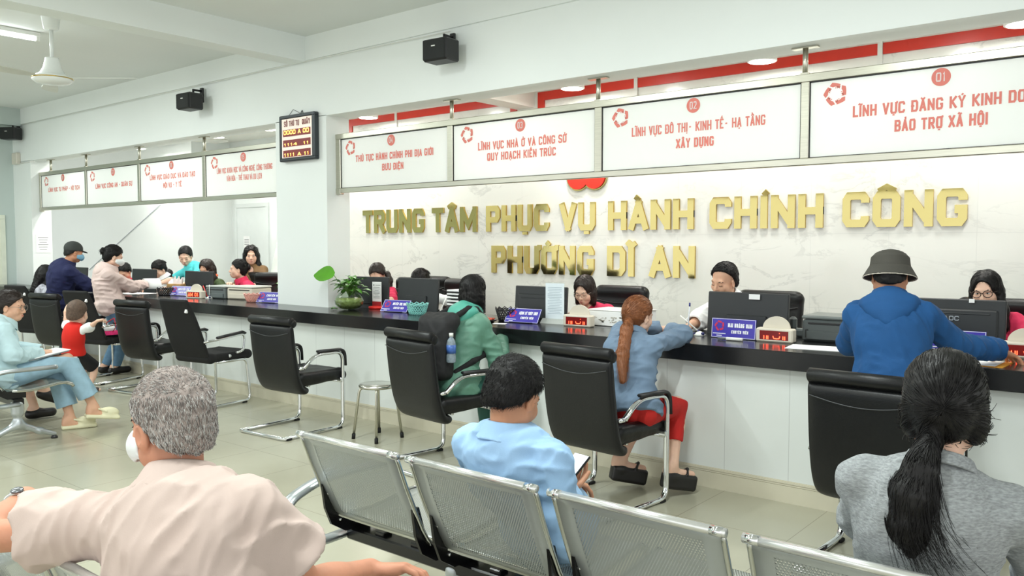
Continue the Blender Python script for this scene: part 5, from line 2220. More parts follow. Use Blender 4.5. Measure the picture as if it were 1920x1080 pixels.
for k in range(9):
    leaf(mb, (-.10 + .03 * math.sin(k * 2), -.10 + .02 * math.cos(k * 3), .012), (math.cos(k * 2.4), math.sin(k * 2.4) * .5 - .3, .2), (0, 0, 1), .045, .016)
mb.build('fallen_sprig', LEAF, t)
t = thing('potted_plant', 'small leafy plant in a dark pot against the pillar', 'plant', (-7.42, 5.34, ZT))
MB().lathe([(.055, 0), (.075, .09), (.08, .095), (.07, .095), (0, .085)], n=20).build('pot', M('dark_green_pot', (34, 58, 50), rough=.5), t)
bushy(t, (0, 0, .13), .135, 34, .085, LEAF, 9, .8)

# ------------------------------------------------------------------ notices, paper, pens
REDP = M('red_plastic', (214, 40, 34), rough=.35)
t = thing('table_notice', 'narrow white notice in a red round-based holder in front of the monitor', 'notice', (-5.93, 5.27, ZT), 8)
MB().lathe([(.075, 0), (.082, .008), (.078, .022), (.03, .028), (0, .028)], n=28).build('base', REDP, t)
p = MB().box((0, 0, .140), (.108, .004, .225)).build('card', PAPER, t)
mb = MB()
mb.box((0, -.0026, .0475), (.108, .001, .04)).build('red_band', M('notice_red', (168, 40, 46), rough=.5), p)
mb = MB()
mb.box((.015, -.0026, .222), (.06, .001, .005)).box((-.035, -.0026, .222), (.012, .001, .012))
for k in range(8):
    mb.box((-.002, -.0026, .20 - .014 * k), (.07 - .02 * (k % 3 == 2), .001, .004))
for x in (-.042, .042):
    mb.box((x, -.0026, .147), (.0015, .001, .11))
mb.build('print', INK, p)

t = thing('notice_stand', 'tall clear acrylic stand with a white printed sheet on a weighted foot', 'notice', (-3.775, 5.16, ZT), 5)
p = MB().box((0, .0, .165), (.165, .004, .285)).build('sheet', M('pale_paper', (226, 236, 242), rough=.6), t)
mb = MB()
for k in range(17):
    mb.box((0, -.0026, .275 - .0125 * k), (.125 - .03 * (k % 4 == 3), .001, .0035))
mb.build('print', M('pale_ink', (168, 184, 196), rough=.8), p)
MB().box((0, .006, .165), (.172, .003, .30)).build('cover', ACRY, t)
MB().prism([(-.05, 0), (.05, 0), (.012, .035), (-.012, .035)], .21, (0, 0, 0), (0, 1, 0), (0, 0, 1)).build('foot', M('acrylic_grey', (186, 190, 186), rough=.2), t)

t = thing('document_tray', 'white paper stack on the counter before the person in thin glasses', 'tray', (-3.30, 5.36, ZT))
MB().box((0, 0, .058), (.42, .30, .112), .004).build('paper_stack', PAPER, t)
MB().box((0, 0, .117), (.44, .31, .006), .002).build('lid', WHITEP, t)
mb = MB()
rr = random.Random(3)
for k in range(40):
    mb.box((rr.uniform(-.15, .12), -.1515, rr.uniform(.03, .07)), (rr.uniform(.004, .02), .001, rr.uniform(.004, .010)))
mb.build('print', M('tray_print', (186, 182, 172), rough=.8), t)

t = thing('file_tray', 'tiered tray of white papers between black shelves beside the teal-basket monitor', 'tray', (-4.93, 5.42, ZT), 0)
mb, mb2 = MB(), MB()
for k in range(7):
    mb.box((0, 0, .008 + .030 * k), (.23, .26, .008), .002)
    mb2.box((-.004, -.006, .022 + .030 * k), (.215, .252, .014), .002)
mb.box((.113, .1, .095), (.006, .05, .19)).box((-.113, .1, .095), (.006, .05, .19))
mb.build('shelves', BLACKP, t)
mb2.build('paper_sheets', PAPER, t)


def pen_stand(label, loc, rz, lean):
    t = thing('pen_stand', label, 'pen stand', loc, rz)
    MB().lathe([(.038, 0), (.04, .006), (.028, .016), (.016, .026), (0, .03)], n=20).build('base', WHITEP, t)
    d = Vector(lean)
    pn = MB().tube([Vector((0, 0, .022)), Vector((0, 0, .022)) + d * .6, Vector((0, 0, .022)) + d], .005, 8).build('pen', WHITEP, t)
    MB().tube([Vector((0, 0, .022)) + d * .02, Vector((0, 0, .022)) + d * .10], .0068, 8).build('grip', M('pen_blue', (44, 48, 120), rough=.4), pn)
    mb = MB().ball((.03, -.015, .015), (.012, .012, .012)).ball((-.028, -.02, .012), .009)
    mb.build('ball_joint', M('pen_navy', (40, 44, 96), rough=.4), t)
    return t


pen_stand('white desk pen in a round holder beside the elbow of the copper-haired person', (-2.52, 5.08, ZT), 0, (-.135, -.02, .105))
pen_stand('white desk pen holder in front of the file tray', (-4.97, 5.13, ZT), 0, (.01, .06, .12))
pen_stand('white desk pen holder by the grey printer in the left opening', (-8.47, 5.06, ZT), 0, (-.03, .02, .13))
t = thing('ballpoint_pen', 'red pen standing slanted in front of the green uniform monitor', 'pen', (-8.58, 5.06, ZT))
MB().tube([(0.07, 0, .02), (-.05, .02, .135)], .006, 8).build('barrel', REDP, t)
MB().lathe([(.03, 0), (.03, .012), (0, .016)], (.07, 0, 0), 16).build('base', WHITEP, t)
t = thing('marker_pen', 'white marker lying below the upright purple name plate', 'pen', (-2.24, 4.93, ZT), 4)
MB().tube([(-.02, 0, .011), (.085, 0, .011)], .011, 10).build('barrel', WHITEP, t)
MB().tube([(-.02, 0, .011), (-.075, -.004, .009)], .007, 10).build('cap', GREYP, t)

# loose sheets
def sheet_obj(label, loc, rz, w, d, n=1, mat=None, name='paper_sheet'):
    mb = MB()
    for k in range(n):
        mb.box((0.006 * k * (-1) ** k, .004 * k, .0015 + .0022 * k), (w, d, .0018), 0, None, 3 * k * (-1) ** k)
    o = mb.build(name, mat or PAPER)
    o.location = loc
    o.rotation_euler = (0, 0, math.radians(rz))
    tag(o, label, 'paper')
    return o


sheet_obj('white sheet of paper in front of the grey printer', (-1.66, 4.90, ZT), 8, .36, .22, 1)
sheet_obj('white paper under the hand of the person in the bucket hat', (-.88, 4.80, ZT + .004), -3, .31, .215, 1)
o = MB().box((0, 0, .0012), (.35, .25, .002)).build('paper_envelope', M('envelope_orange', (238, 166, 54), rough=.7))
o.location = (-.865, 4.815, ZT)
o.rotation_euler = (0, 0, math.radians(-3))
tag(o, 'orange envelope under the white paper beside the right-hand name plate', 'envelope')
sheet_obj('small pile of white papers on the counter by the person in the pink hoodie', (-9.98, 4.99, ZT), 6, .44, .24, 3, name='paper_pile')
sheet_obj('white card on the counter next to the plate of candy', (-4.075, 4.86, ZT), 20, .10, .06, 1)
# bead bracelet at the envelope
mb = MB()
for k in range(11):
    mb.ball((-.98 + .022 * k, 4.965 + .004 * math.sin(k), ZT + .008), .008, 8)
tag(mb.build('bead_string', M('wood_beads', (150, 122, 92), rough=.5)), 'string of brown beads lying along the orange envelope', 'beads')
t = thing('candy_plate', 'dark round plate of wrapped red candy beside the black lattice basket', 'plate', (-4.24, 4.90, ZT))
MB().lathe([(0, .004), (.05, .004), (.085, .02), (.09, .022), (.05, .0), (0, 0)], n=24).build('plate', BLACKG, t)
mb = MB()
rr = random.Random(6)
for k in range(22):
    a, q = rr.uniform(0, 6.28), rr.uniform(0, .065)
    mb.ball((q * math.cos(a), q * math.sin(a), .018 + rr.uniform(0, .012)), (.014, .009, .007), 8, Matrix.Rotation(rr.uniform(0, 3), 3, 'Z'))
tag(mb.build('wrapped_candy', M('candy_red', (196, 84, 62), rough=.35, var=.4, vs=60), t), kind='stuff')


def printer(label, loc, rz, w, d, h, mat, lid):
    t = thing('printer', label, 'printer', loc, rz)
    MB().box((0, 0, h * .42), (w, d, h * .82), .010).build('case', mat, t)
    MB().box((0, .0, h * .92), (w * 1.02, d * 1.02, h * .14), .008).build('lid', lid, t)
    MB().box((0, -d / 2 - .002, h * .70), (w * .8, .01, h * .06), .002).build('output_slot', BLACKP, t)
    MB().box((.0, -d / 2 - .006, h * .25), (w * .84, .012, h * .32), .003).build('paper_tray', mat, t)
    return t


DKG = M('printer_grey', (74, 80, 80), rough=.45, var=.05)
pr = printer('dark grey laser printer between the number display and the person in the bucket hat', (-1.70, 5.36, ZT), 2, .37, .30, .165, DKG, M('printer_lid', (112, 118, 116), rough=.4))
MB().box((.02, -.160, .045), (.085, .002, .032)).build('sticker', PAPER, pr)
MB().box((-.155, -.155, .05), (.016, .006, .05)).build('button_strip', BLACKP, pr)
printer('grey printer by the left opening number display', (-8.42, 5.22, ZT), 8, .32, .26, .145, M('printer_mid', (98, 106, 106), rough=.4), M('printer_lid2', (170, 176, 172), rough=.4))
printer('cream printer beside the small pink basket', (-8.06, 5.30, ZT), 8, .40, .28, .150, CREAMB, M('printer_lid3', (206, 206, 198), rough=.4))
t = thing('tissue_box', 'yellow-brown tissue box with white tissues in the left opening', 'box', (-9.43, 5.22, ZT), 10)
MB().box((0, 0, .065), (.24, .13, .13), .004).build('box', M('tissue_card', (186, 146, 92), rough=.6, var=.3, vs=14), t)
S = Soft(.008)
for k in range(5):
    S.caps(V3(-.06 + .03 * k, 0, .12), V3(-.07 + .035 * k, .01 * (-1) ** k, .20 + .02 * (k % 2)), .022, .008, k=.02)
S.fold(.004, 60, 2)
soft_obj('tissue', [S.mesh() + (0,)], [M('tissue_white', (236, 224, 222), rough=.9)], t)

# copier with raised lid in the recess, on a dark desk
t = thing('copier', 'white flatbed copier with its lid raised behind the person in the brown vest', 'copier', (-9.56, 6.55, 0))
MB().box((.1, 0, .50), (.80, .50, .98), .01).build('cabinet', M('desk_dark', (38, 34, 34), rough=.5), t)
MB().box((.1, 0, 1.03), (.72, .48, .09), .012).build('scanner_bed', M('copier_white', (222, 225, 220), rough=.4), t)
R = Matrix.Rotation(math.radians(-14), 3, 'X')
MB().box(Vector((.06, .26, 1.08)) + R @ Vector((0, 0, .26)), (.66, .035, .52), .010, R).build('lid', M('copier_lid', (206, 212, 204), rough=.4), t)
MB().box(Vector((.40, .20, 1.08)) + R @ Vector((0, 0, .26)), (.02, .02, .52), .004, R).build('hinge_arm', GREYP, t)

# seated staff rest on these
for lb, x, y, rz in (('black office chair of the person in pink behind the pillar-side monitor', -6.40, 5.98, 185), ('black office chair standing behind the monitor with the teal basket', -5.82, 6.02, 172),
                     ('black office chair of the person in pink with bobbed hair', -3.80, 5.90, 180), ('black office chair of the person in the white shirt', -2.50, 5.95, 180), ('black office chair of the person with long hair and round glasses', -.97, 6.05, 180),
                     ('black office chair of the person with the hair clip', -11.60, 5.90, 180), ('black office chair of the person in the white blouse', -10.72, 5.95, 170), ('black office chair of the person in the green uniform', -9.42, 5.92, 180), ('black office chair of the person seen in profile in pink', -8.85, 5.96, 200)):
    if lb.startswith('black office chair of the person in pink behind'):
        sc_ = staff_chair(lb, (x, y, 0), rz)
    else:
        dup(sc_, (x, y, 0), rz, lb)
dup(sc_, (-6.55, 6.38, 0), 176, 'empty black office chair by the marble wall behind the person in pink')

# ------------------------------------------------------------------ clothing cloths
def cloth(name, c, rough=.85, var=.06, bump=.12, bs=260, vs=9, **k):
    return M('cloth_' + name, c, rough=rough, var=var, bump=bump, bs=bs, vs=vs, **k)


TAN = skin('tan', (196, 140, 108))
OLD = skin('old', (200, 140, 112))
FAIR = skin('fair', (232, 190, 166))
MID = skin('mid', (214, 166, 138))
PINKS = cloth('staff_pink', (222, 50, 92))
WHITES = cloth('white', (238, 240, 240))
JEANS = cloth('jeans', (96, 132, 162), var=.14, vs=20)
JEANSL = cloth('jeans_light', (150, 182, 200), var=.12, vs=16)
DARKT = cloth('dark_trousers', (40, 42, 52))
BLACKC = cloth('black', (22, 22, 25))
SHOEB = M('shoe_black', (26, 24, 24), rough=.4)
hidden = dict(hand=False)


def sit_legs(x, y, face, seat=.47, kd=.40, spread=.10, sc=.95, foot=.05):
    """feet on the floor in front of a seat at (x, y), looking along face"""
    R = rotz(face)
    out = {}
    for sd, sg in (('R', 1), ('L', -1)):
        k = V3(x, y, 0) + R @ V3(spread * sg, kd, 0)
        out[sd] = dict(knee=V3(k[0], k[1], seat + .04), to=V3(k[0], k[1], .085 * sc) + R @ V3(0, foot, 0), foot=face)
    return out


def stand_legs(x, y, face, spread=.09, sc=.95):
    R = rotz(face)
    return {sd: dict(to=V3(x, y, .085 * sc) + R @ V3(spread * sg, 0, 0), foot=face) for sd, sg in (('R', 1), ('L', -1))}


# ================================================================== nearest row
# grey-haired man, back to the camera
GREYH = [M('hair_grey', (150, 147, 144), rough=.6, var=.3, vs=60), M('hair_white', (206, 204, 200), rough=.6), M('hair_iron', (92, 88, 86), rough=.6)]


def grey_strands(V, Q, H, Rh, hs):
    rg = np.random.RandomState(4)
    N = vnormals(V, Q)
    pick = rg.choice(len(V), 15000)
    p, n = V[pick], N[pick]
    loc = ((p - H(0, 0, 0)) @ Rh) / hs
    crown = np.exp(-(((loc[:, 0] / .05) ** 2) + ((loc[:, 1] + .045) / .05) ** 2)) * (loc[:, 2] > .06)
    keep = rg.rand(len(p)) > crown * .75
    p, n, loc = p[keep], n[keep], loc[keep]
    flow = Rh @ V3(0, -.25, -1.0) + np.stack([rg.randn(len(p)) * .22 for _ in range(3)], 1)
    up = loc[:, 2] > .075
    flow[up] = (Rh @ V3(.25, .9, 0)) + np.stack([rg.randn(up.sum()) * .35 for _ in range(3)], 1)
    flow = flow - n * (flow * n).sum(1)[:, None]
    flow /= np.linalg.norm(flow, axis=1)[:, None] + 1e-9
    L = rg.uniform(.007, .014, len(p))[:, None]
    t = np.linspace(0, 1, 4)[None, :, None]
    path = p[:, None] - n[:, None] * .002 + n[:, None] * .0030 * np.sin(t * 2.2) + flow[:, None] * L[:, None] * t
    out = []
    grp = rg.rand(len(p))
    white = np.clip(.80 - loc[:, 2] * 4.5, .25, .9)
    for mi, sel in ((1, grp < white * .6), (2, (grp >= white * .6) & (grp < .72)), (3, grp >= .72)):
        if sel.sum():
            out.append(strands(path[sel], .00052, .0003) + ({1: 1, 2: 0, 3: 2}[mi],))
    return out


eh = V3(-1.815, .98, 1.085)
ehip = V3(-1.70, 1.05, .53)
elder = person('grey-haired person in a pale pink short-sleeved shirt, seated nearest the camera', (-1.75, 1.05, 0), ehip, eh, face=32, yaw=96, pitch=-6, g='m', sc=1.0, skinm=OLD,
               hairm=M('hair_grey_scalp', (146, 134, 128), rough=.7, var=.3, vs=40), hair='grey', vox=.005, cvox=.0055, hump=.12, shw=.180,
               arms={'L': dict(to=V3(-2.301, 0.846, 0.849), elbow=V3(-2.167, 0.707, 0.812), fdir=V3(.55, .75, -.35), palm=V3(.4, -.6, -.5), curl=(.5, .7, .5)),
                     'R': dict(to=V3(-1.655, 1.44, .640), elbow=V3(-1.625, 1.215, .675), fdir=V3(.62, .75, -.05), palm=V3(.3, -.1, -.95), curl=(.35, .55, .45), thumb=1.1)},
               legs=sit_legs(-1.72, 1.1, 20, .44, .44, .16, 1.0),
               top=dict(mat=cloth('pale_pink', (204, 184, 175), var=.03, bump=.08, bs=500), sleeve=.28, loose=.030, collar='shirt', fold=.006, ff=44, flare=.022, bulk=1.06, hem=.12, seed=90),
               bottom=dict(mat=cloth('grey_trousers', (84, 84, 86))), shoes=dict(mat=SHOEB), mask=MASKW,
               extra=dict(hair=grey_strands, hair_mats=GREYH[1:] + [GREYH[0]]))
# wrist watch
A = elder['A']['L']
d = unit(A['w'] - A['e'])
wc = A['w'] - d * .035
mb = MB()
Rw = frame(d, V3(0, 0, 1))
mb.lathe([(.0335, -.008), (.036, -.007), (.036, .007), (.0335, .008)], Vector(wc - elder['O']), 24, Matrix(Rw.tolist()), 1.0, 1.0)
w_ = mb.build('wrist_watch', CHROME, elder['root'])
mb = MB()
mb.lathe([(0, .001), (.0145, .001), (.0155, .005), (.013, .007), (0, .007)], Vector(wc - elder['O'] + Rw @ V3(.034, 0, 0)), 20, Matrix(np.stack([Rw[:, 1], Rw[:, 2], Rw[:, 0]], 1).tolist()))
mb.build('watch_case', M('watch_face', (120, 122, 126), rough=.2, metal=.6), w_)

# man in the light blue shirt
def short_strands(n=3600, L0=.012, L1=.024, up=(.2, .8, .1)):
    def fn(V, Q, H, Rh, hs):
        rg = np.random.RandomState(8)
        N = vnormals(V, Q)
        pick = rg.choice(len(V), n)
        p, nn = V[pick], N[pick]
        loc = ((p - H(0, 0, 0)) @ Rh) / hs
        flow = Rh @ V3(0, -.2, -1.0) + rg.randn(len(p), 3) * .4
        u = loc[:, 2] > .06
        flow[u] = (Rh @ V3(*up)) + rg.randn(u.sum(), 3) * .5
        flow = flow - nn * (flow * nn).sum(1)[:, None]
        flow /= np.linalg.norm(flow, axis=1)[:, None] + 1e-9
        L = rg.uniform(L0, L1, len(p))[:, None]
        t = np.linspace(0, 1, 4)[None, :, None]
        path = p[:, None] - nn[:, None] * .002 + nn[:, None] * .006 * np.sin(t * 2) + flow[:, None] * L[:, None] * t
        return [strands(path, .0008, .0003) + (0,)]
    return fn


bh = V3(-1.715, 2.12, .998)
blue = person('person with short black hair in a light blue shirt bent over a phone', (-1.74, 2.36, 0), (-1.74, 2.34, .52), bh, face=4, yaw=2, pitch=-24, g='m', sc=.98, skinm=TAN,
              hair='short', vox=.005, cvox=.006, hump=.12, shw=.172,
              arms={'R': dict(to=V3(-1.665, 2.32, .62), hint=V3(.3, -.1, -.9), fdir=V3(-.15, .9, .35), palm=V3(0, -.3, .9), curl=(.4, .6, .4)),
                    'L': dict(to=V3(-1.82, 2.46, .62), hint=V3(-.8, -.2, -.5))},
              legs=sit_legs(-1.86, 2.28, 14, .42, .40, .07),
              top=dict(mat=cloth('light_blue', (160, 196, 232), var=.05, bump=.1, bs=400), sleeve=1.0, loose=.026, collar='shirt', fold=.006, ff=44, hem=.14),
              bottom=dict(mat=DARKT), shoes=dict(mat=SHOEB), extra=dict(hair=short_strands()))
t = thing('smartphone', 'black-framed smartphone with lit screen held by the person in the light blue shirt', 'phone', (-1.665, 2.37, .70), -12)
R = Matrix.Rotation(math.radians(38), 3, 'X')
MB().box((0, 0, 0), (.078, .160, .009), .003, R).build('case', BLACKG, t)
MB().box(R @ Vector((0, 0, .005)), (.070, .148, .001), 0, R).build('screen', M('phone_screen', (178, 186, 208), rough=.2, emit=.25, var=.5, vs=30), t)

# woman in the grey sweater
def tail_strands(pts, rad, n=500, seed=1, fan=1.0, curl=.0):
    pts = np.array(pts, float)

    def fn(V, Q, H, Rh, hs):
        rg = np.random.RandomState(seed)
        m = 10
        t = np.linspace(0, 1, m)
        idx = t * (len(pts) - 1)
        c = np.stack([np.interp(idx, np.arange(len(pts)), pts[:, i]) for i in range(3)], 1)
        rr = np.interp(idx, np.arange(len(rad)), rad)
        o = rg.randn(n, 3)
        o /= np.linalg.norm(o, axis=1)[:, None]
        o *= (rg.rand(n) ** .4)[:, None]
        path = c[None] + o[:, None] * rr[None, :, None] * fan
        path += (rg.randn(n, 1, 3) * .008) * (t ** 2)[None, :, None]
        if curl:
            path += (Rh @ V3(1, 0, .25))[None, None] * (curl * (t ** 3)[None, :, None] * (.3 + rg.rand(n, 1, 1)))
        ln = .75 + .3 * rg.rand(n)
        out = np.empty_like(path)
        for i in range(3):
            for k in range(n):
                out[k, :, i] = np.interp(t * min(1, ln[k]), t, path[k, :, i])
        return [strands(out, .0010, .0004) + (0,), flow_hair(V, Q, H, Rh, hs, 'pony', 2600) + (0,)]
    return fn


gh = V3(-.438, 2.16, 1.118)
gpts = [(-.448, 2.055, 1.045), (-.452, 2.005, 1.0), (-.462, 2.0, .94), (-.468, 2.0, .86), (-.458, 2.01, .785)]
grey = person('person with a long black ponytail in a heather grey sweater', (-.50, 2.35, 0), (-.52, 2.27, .53), gh, face=6, yaw=10, pitch=-6, g='f', sc=1.0, skinm=FAIR,
              hair='pony', vox=.006, cvox=.006, hump=.25, shw=.160,
              arms={'R': dict(to=V3(-.30, 2.55, .62), hint=V3(.8, -.6, -.5)), 'L': dict(to=V3(-.68, 2.55, .62), hint=V3(-.8, -.6, -.5))},
              legs=sit_legs(-.55, 2.32, 4, .44, .44, .10),
              top=dict(mat=M('grey_knit', (150, 154, 156), rough=.95, var=.28, vs=90, bump=.3, bs=300, stretch=(1, 1, 3.2)), sleeve=1.0, loose=.024, collar='crew', fold=.004, ff=44, hem=.14, bulk=1.04, name='sweater'),
              bottom=dict(mat=JEANS), shoes=dict(mat=SHOEB),
              tailpts=[(gpts[0], .026), (gpts[1], .034), (gpts[2], .048), (gpts[3], .046), ((-.462, 2.005, .815), .026)],
              extra=dict(ears=True, hair=tail_strands(gpts, [.018, .038, .056, .064, .070], 900, 3, 1.0, .06)))

# ================================================================== at the counter, right half
# blue hoodie and bucket hat
HATB = cloth('bucket_hat', (70, 68, 62), var=.12, bump=.2)
hh = V3(-1.145, 4.36, 1.345)
hat = person('person in a blue hoodie and dark grey bucket hat leaning over the counter', (-1.06, 4.2, 0), (-1.075, 4.20, .84), hh, face=12, yaw=14, pitch=-12, g='m', sc=.98, skinm=TAN, hair='crop', vox=.0065, shw=.158,
             arms={'R': dict(to=V3(-.735, 4.80, .965), elbow=V3(-.872, 4.52, 1.0), fdir=V3(.45, .75, -.42), palm=V3(-.1, -.3, -.9), curl=(.2, .35, .3), spread=.28, thumb=1.0),
                   'L': dict(to=V3(-1.26, 4.72, .935), elbow=V3(-1.36, 4.48, .985), fdir=V3(.5, .8, -.2))},
             legs=stand_legs(-1.03, 4.14, 8),
             top=dict(mat=cloth('royal_blue', (18, 76, 130), var=.08), sleeve=1.0, loose=.026, hood=True, fold=.006, ff=44, hem=.14, name='hoodie', fdirs=(0, .2, 1)),
             bottom=dict(mat=DARKT), shoes=dict(mat=SHOEB))
K = Soft(.005)
H, Rh = hat['H'], hat['Rh']
K.ring(H(0, -.012, .034), Rh, .089, .080, .050, .012, sy=1.18, k=.012)
K.ell(H(0, -.012, .076), V3(.083, .098, .056), Rh, k=.015)
K.caps(H(0, -.012, .03), H(0, -.012, .085), .076, .072, k=.004, op='s')
Hs = soft_obj('bucket_hat', [K.mesh() + (0,)], [HATB], hat['root'], hat['O'])
K = Soft(.005)
K.ring(H(0, -.012, -.016), Rh, .121, .090, .056, .008, sy=1.14, k=.006)
soft_obj('brim', [K.mesh() + (0,)], [HATB], Hs, hat['O'])
K = Soft(.004)
K.ring(H(0, -.012, -.020), Rh, .123, .120, .006, .006, sy=1.14, k=.003)
soft_obj('brim_edge', [K.mesh() + (0,)], [cloth('hat_edge', (200, 192, 178))], Hs, hat['O'])

# copper hair, grey-blue shirt, red trousers
rh = V3(-2.60, 4.42, 1.06)
rt = [(-2.600, 4.312, 1.035), (-2.580, 4.245, .985), (-2.535, 4.13, .85), (-2.490, 4.06, .715)]
red = person('person with a long copper ponytail and red trousers leaning on the counter', (-2.5, 4.16, 0), (-2.49, 4.17, .545), rh, face=2, yaw=-14, pitch=-8, g='f', sc=.93, skinm=FAIR, hairm=HAIRRED, hair='pony', vox=.0065,
             arms={'R': dict(to=V3(-2.60, 4.84, .935), elbow=V3(-2.43, 4.66, .93), fdir=V3(-.6, .75, .05), curl=(.5, .8, .5)),
                   'L': dict(to=V3(-2.74, 4.90, .935), elbow=V3(-2.87, 4.66, .93), fdir=V3(.6, .7, .05))},
             legs={'L': dict(knee=V3(-2.60, 4.50, .50), to=V3(-2.665, 4.345, .18), foot=-38, fz=-.22), 'R': dict(knee=V3(-2.40, 4.54, .52), to=V3(-2.345, 4.40, .18), foot=-25, fz=-.22)},
             top=dict(mat=cloth('chambray', (112, 134, 158), var=.1), sleeve=1.0, loose=.028, fold=.006, ff=44, hem=.045, collar='shirt'),
             bottom=dict(mat=cloth('red_trousers', (192, 34, 30)), len=.80, loose=.012), shoes=dict(mat=SHOEB, kind='wedge'),
             tailpts=[(rt[0], .024), (rt[1], .034), (rt[2], .036), (rt[3], .016)], extra=dict(hair=tail_strands(rt, [.016, .034, .040, .034], 320, 5, .9)))
t = thing('ballpoint_pen', 'thin clear blue-tipped pen in the hand of the copper-haired person', 'pen', (-2.58, 5.06, .93))
MB().tube([(0.01, -.05, .0), (-.0, -.02, .09), (-.004, 0, .16)], .0045, 8).build('barrel', M('pen_clear', (208, 214, 222), rough=.2), t)
MB().tube([(-.004, -.002, .15), (-.006, .002, .175)], .006, 8).build('cap', M('pen_cap_blue', (30, 40, 120), rough=.4), t)

# green jacket and backpack
gh2 = V3(-3.905, 4.37, 1.158)
green = person('person with a black bob in a green rain jacket seated at the counter', (-3.90, 4.2, 0), (-3.88, 4.17, .55), gh2, face=-4, yaw=6, pitch=-4, g='f', sc=.95, skinm=FAIR, hair='bob', vox=.0065,
               arms={'R': dict(to=V3(-3.86, 4.62, .80), elbow=V3(-3.70, 4.40, .67)), 'L': dict(to=V3(-4.0, 4.64, .80), elbow=V3(-4.10, 4.42, .69))},
               legs=sit_legs(-3.86, 4.18, -4, .46, .34, .10),
               top=dict(mat=cloth('rain_green', (100, 148, 128), rough=.5, var=.07), sleeve=1.0, loose=.034, hood=True, fold=.006, ff=44, hem=.20, name='rain_jacket', hood_mat=M('cloth_rain_teal', (84, 168, 150), rough=.5)),
               bottom=dict(mat=cloth('rain_trousers', (38, 96, 84), rough=.5), loose=.026), shoes=dict(mat=SHOEB))
t = thing('backpack', 'black backpack on the back of the person in the green rain jacket', 'backpack', (-3.92, 4.02, .60))
bo = V3(-3.92, 4.02, .60)
S = Soft(.008)
Rb = rotz(-2) @ rotx(-6)
S.box(V3(-3.935, 4.015, .80), V3(.145, .075, .215), Rb, .06, k=.03)
S.box(V3(-3.94, 3.955, .73), V3(.115, .05, .13), Rb, .045, k=.02)
S.caps(V3(-4.03, 4.07, .98), V3(-3.83, 4.07, .985), .05, .05, k=.04)
S.fold(.005, 34, 4)
soft_obj('pack_body', [S.mesh() + (0,)], [cloth('pack_black', (26, 26, 28), rough=.7)], t, bo)
for sd, sg in (('L', -1), ('R', 1)):
    S = Soft(.007)
    sh_, nb_, Rt_ = green['sh'][sd], green['nb'], green['Rt']
    top_ = sh_ * .62 + nb_ * .38 + V3(0, 0, .052)
    pts = [V3(-3.93 + sg * .085, 4.06, .985), top_ + Rt_ @ V3(0, -.075, -.015), top_, top_ + Rt_ @ V3(0, .07, -.03), sh_ + Rt_ @ V3(-sg * .05, .115, -.11), sh_ + Rt_ @ V3(-sg * .01, .10, -.22), sh_ + Rt_ @ V3(sg * .015, -.01, -.29), V3(-3.92 + sg * .125, 4.07, .64)]
    for a, b in zip(pts[:-1], pts[1:]):
        S.caps(a, b, .020, .020, k=.01)
    soft_obj('strap', [S.mesh() + (0,)], [cloth('pack_strap', (24, 24, 26))], t, bo)
MB().box((.11, -.02, .30), (.006, .07, .004)).box((-.02, -.095, .22), (.16, .004, .006)).build('zipper', GREYP, t)
t = thing('water_bottle', 'small clear water bottle with white cap and blue label in the backpack side pocket', 'bottle', (-3.765, 3.99, .715), 0)
MB().lathe([(0, 0), (.028, .0), (.031, .008), (.031, .05), (.029, .055), (.031, .06), (.031, .125), (.024, .15), (.013, .165), (.012, .175)], n=24).build('bottle_body', M('bottle_water', (196, 214, 226), rough=.08, trans=.6, var=.2, vs=60), t)
MB().lathe([(.0318, .062), (.0318, .118)], n=24).build('bottle_label', M('label_blue', (66, 104, 176), rough=.4, var=.5, vs=40), t)
MB().lathe([(.0145, .172), (.0145, .195), (0, .196)], n=20).build('cap', WHITEP, t)

# ================================================================== staff, right half
def staff(label, head, x, y, hip=(0, 0, .56), **k):
    hd = V3(*head)
    hp = V3(x, y, hip[2])
    kw = dict(face=180, g='f', vox=.007, sc=.93, skinm=FAIR, legs=sit_legs(x, y, 180, .47, .40, .09), bottom=dict(mat=DARKT, fold=0), shoes=None,
              arms={'R': dict(to=V3(x - .16, y - .42, .90), hint=V3(-.8, .6, -.6)), 'L': dict(to=V3(x + .16, y - .42, .90), hint=V3(.8, .6, -.6))},
              top=dict(mat=PINKS, sleeve=.5, loose=.018, fold=.004, hem=.10, collar=None))
    kw.update(k)
    return person(label, (x, y, 0), hp, hd, **kw)


staff('person in pink half hidden behind the monitor beside the plant', (-6.43, 5.72, 1.180), -6.36, 5.88, yaw=214, pitch=-26, eyes='closed', hair='pony', hairm=HAIRBROWN, tailpts=[((-6.36, 5.80, 1.19), .028), ((-6.325, 5.80, 1.12), .026), ((-6.315, 5.79, 1.02), .018)],
      arms={'R': dict(to=V3(-6.50, 5.50, .92), hint=V3(-.8, .6, -.6)), 'L': dict(to=V3(-5.98, 5.40, .92), elbow=V3(-6.10, 5.62, .95))})
staff('person in white mostly hidden behind the monitor of the teal basket', (-5.89, 5.80, 1.130), -5.80, 5.90, yaw=186, pitch=-24, eyes='closed', hair='bun',
      top=dict(mat=WHITES, sleeve=1.0, loose=.02, fold=.004, hem=.10, collar='shirt'),
      arms={'R': dict(to=V3(-5.92, 5.45, .91), hint=V3(-.8, .6, -.6)), 'L': dict(to=V3(-5.16, 5.50, .93), elbow=V3(-5.36, 5.72, .95))})
staff('person in pink with bobbed brown hair and thin glasses looking down at papers', (-3.80, 5.60, 1.120), -3.70, 5.88, yaw=190, pitch=-20, eyes='closed', hair='bob', hairm=HAIRBROWN, glasses=(THINRIM, .0013), vox=.006,
      top=dict(mat=PINKS, sleeve=.55, loose=.020, fold=.005, hem=.10, vneck=True), shw=.165)
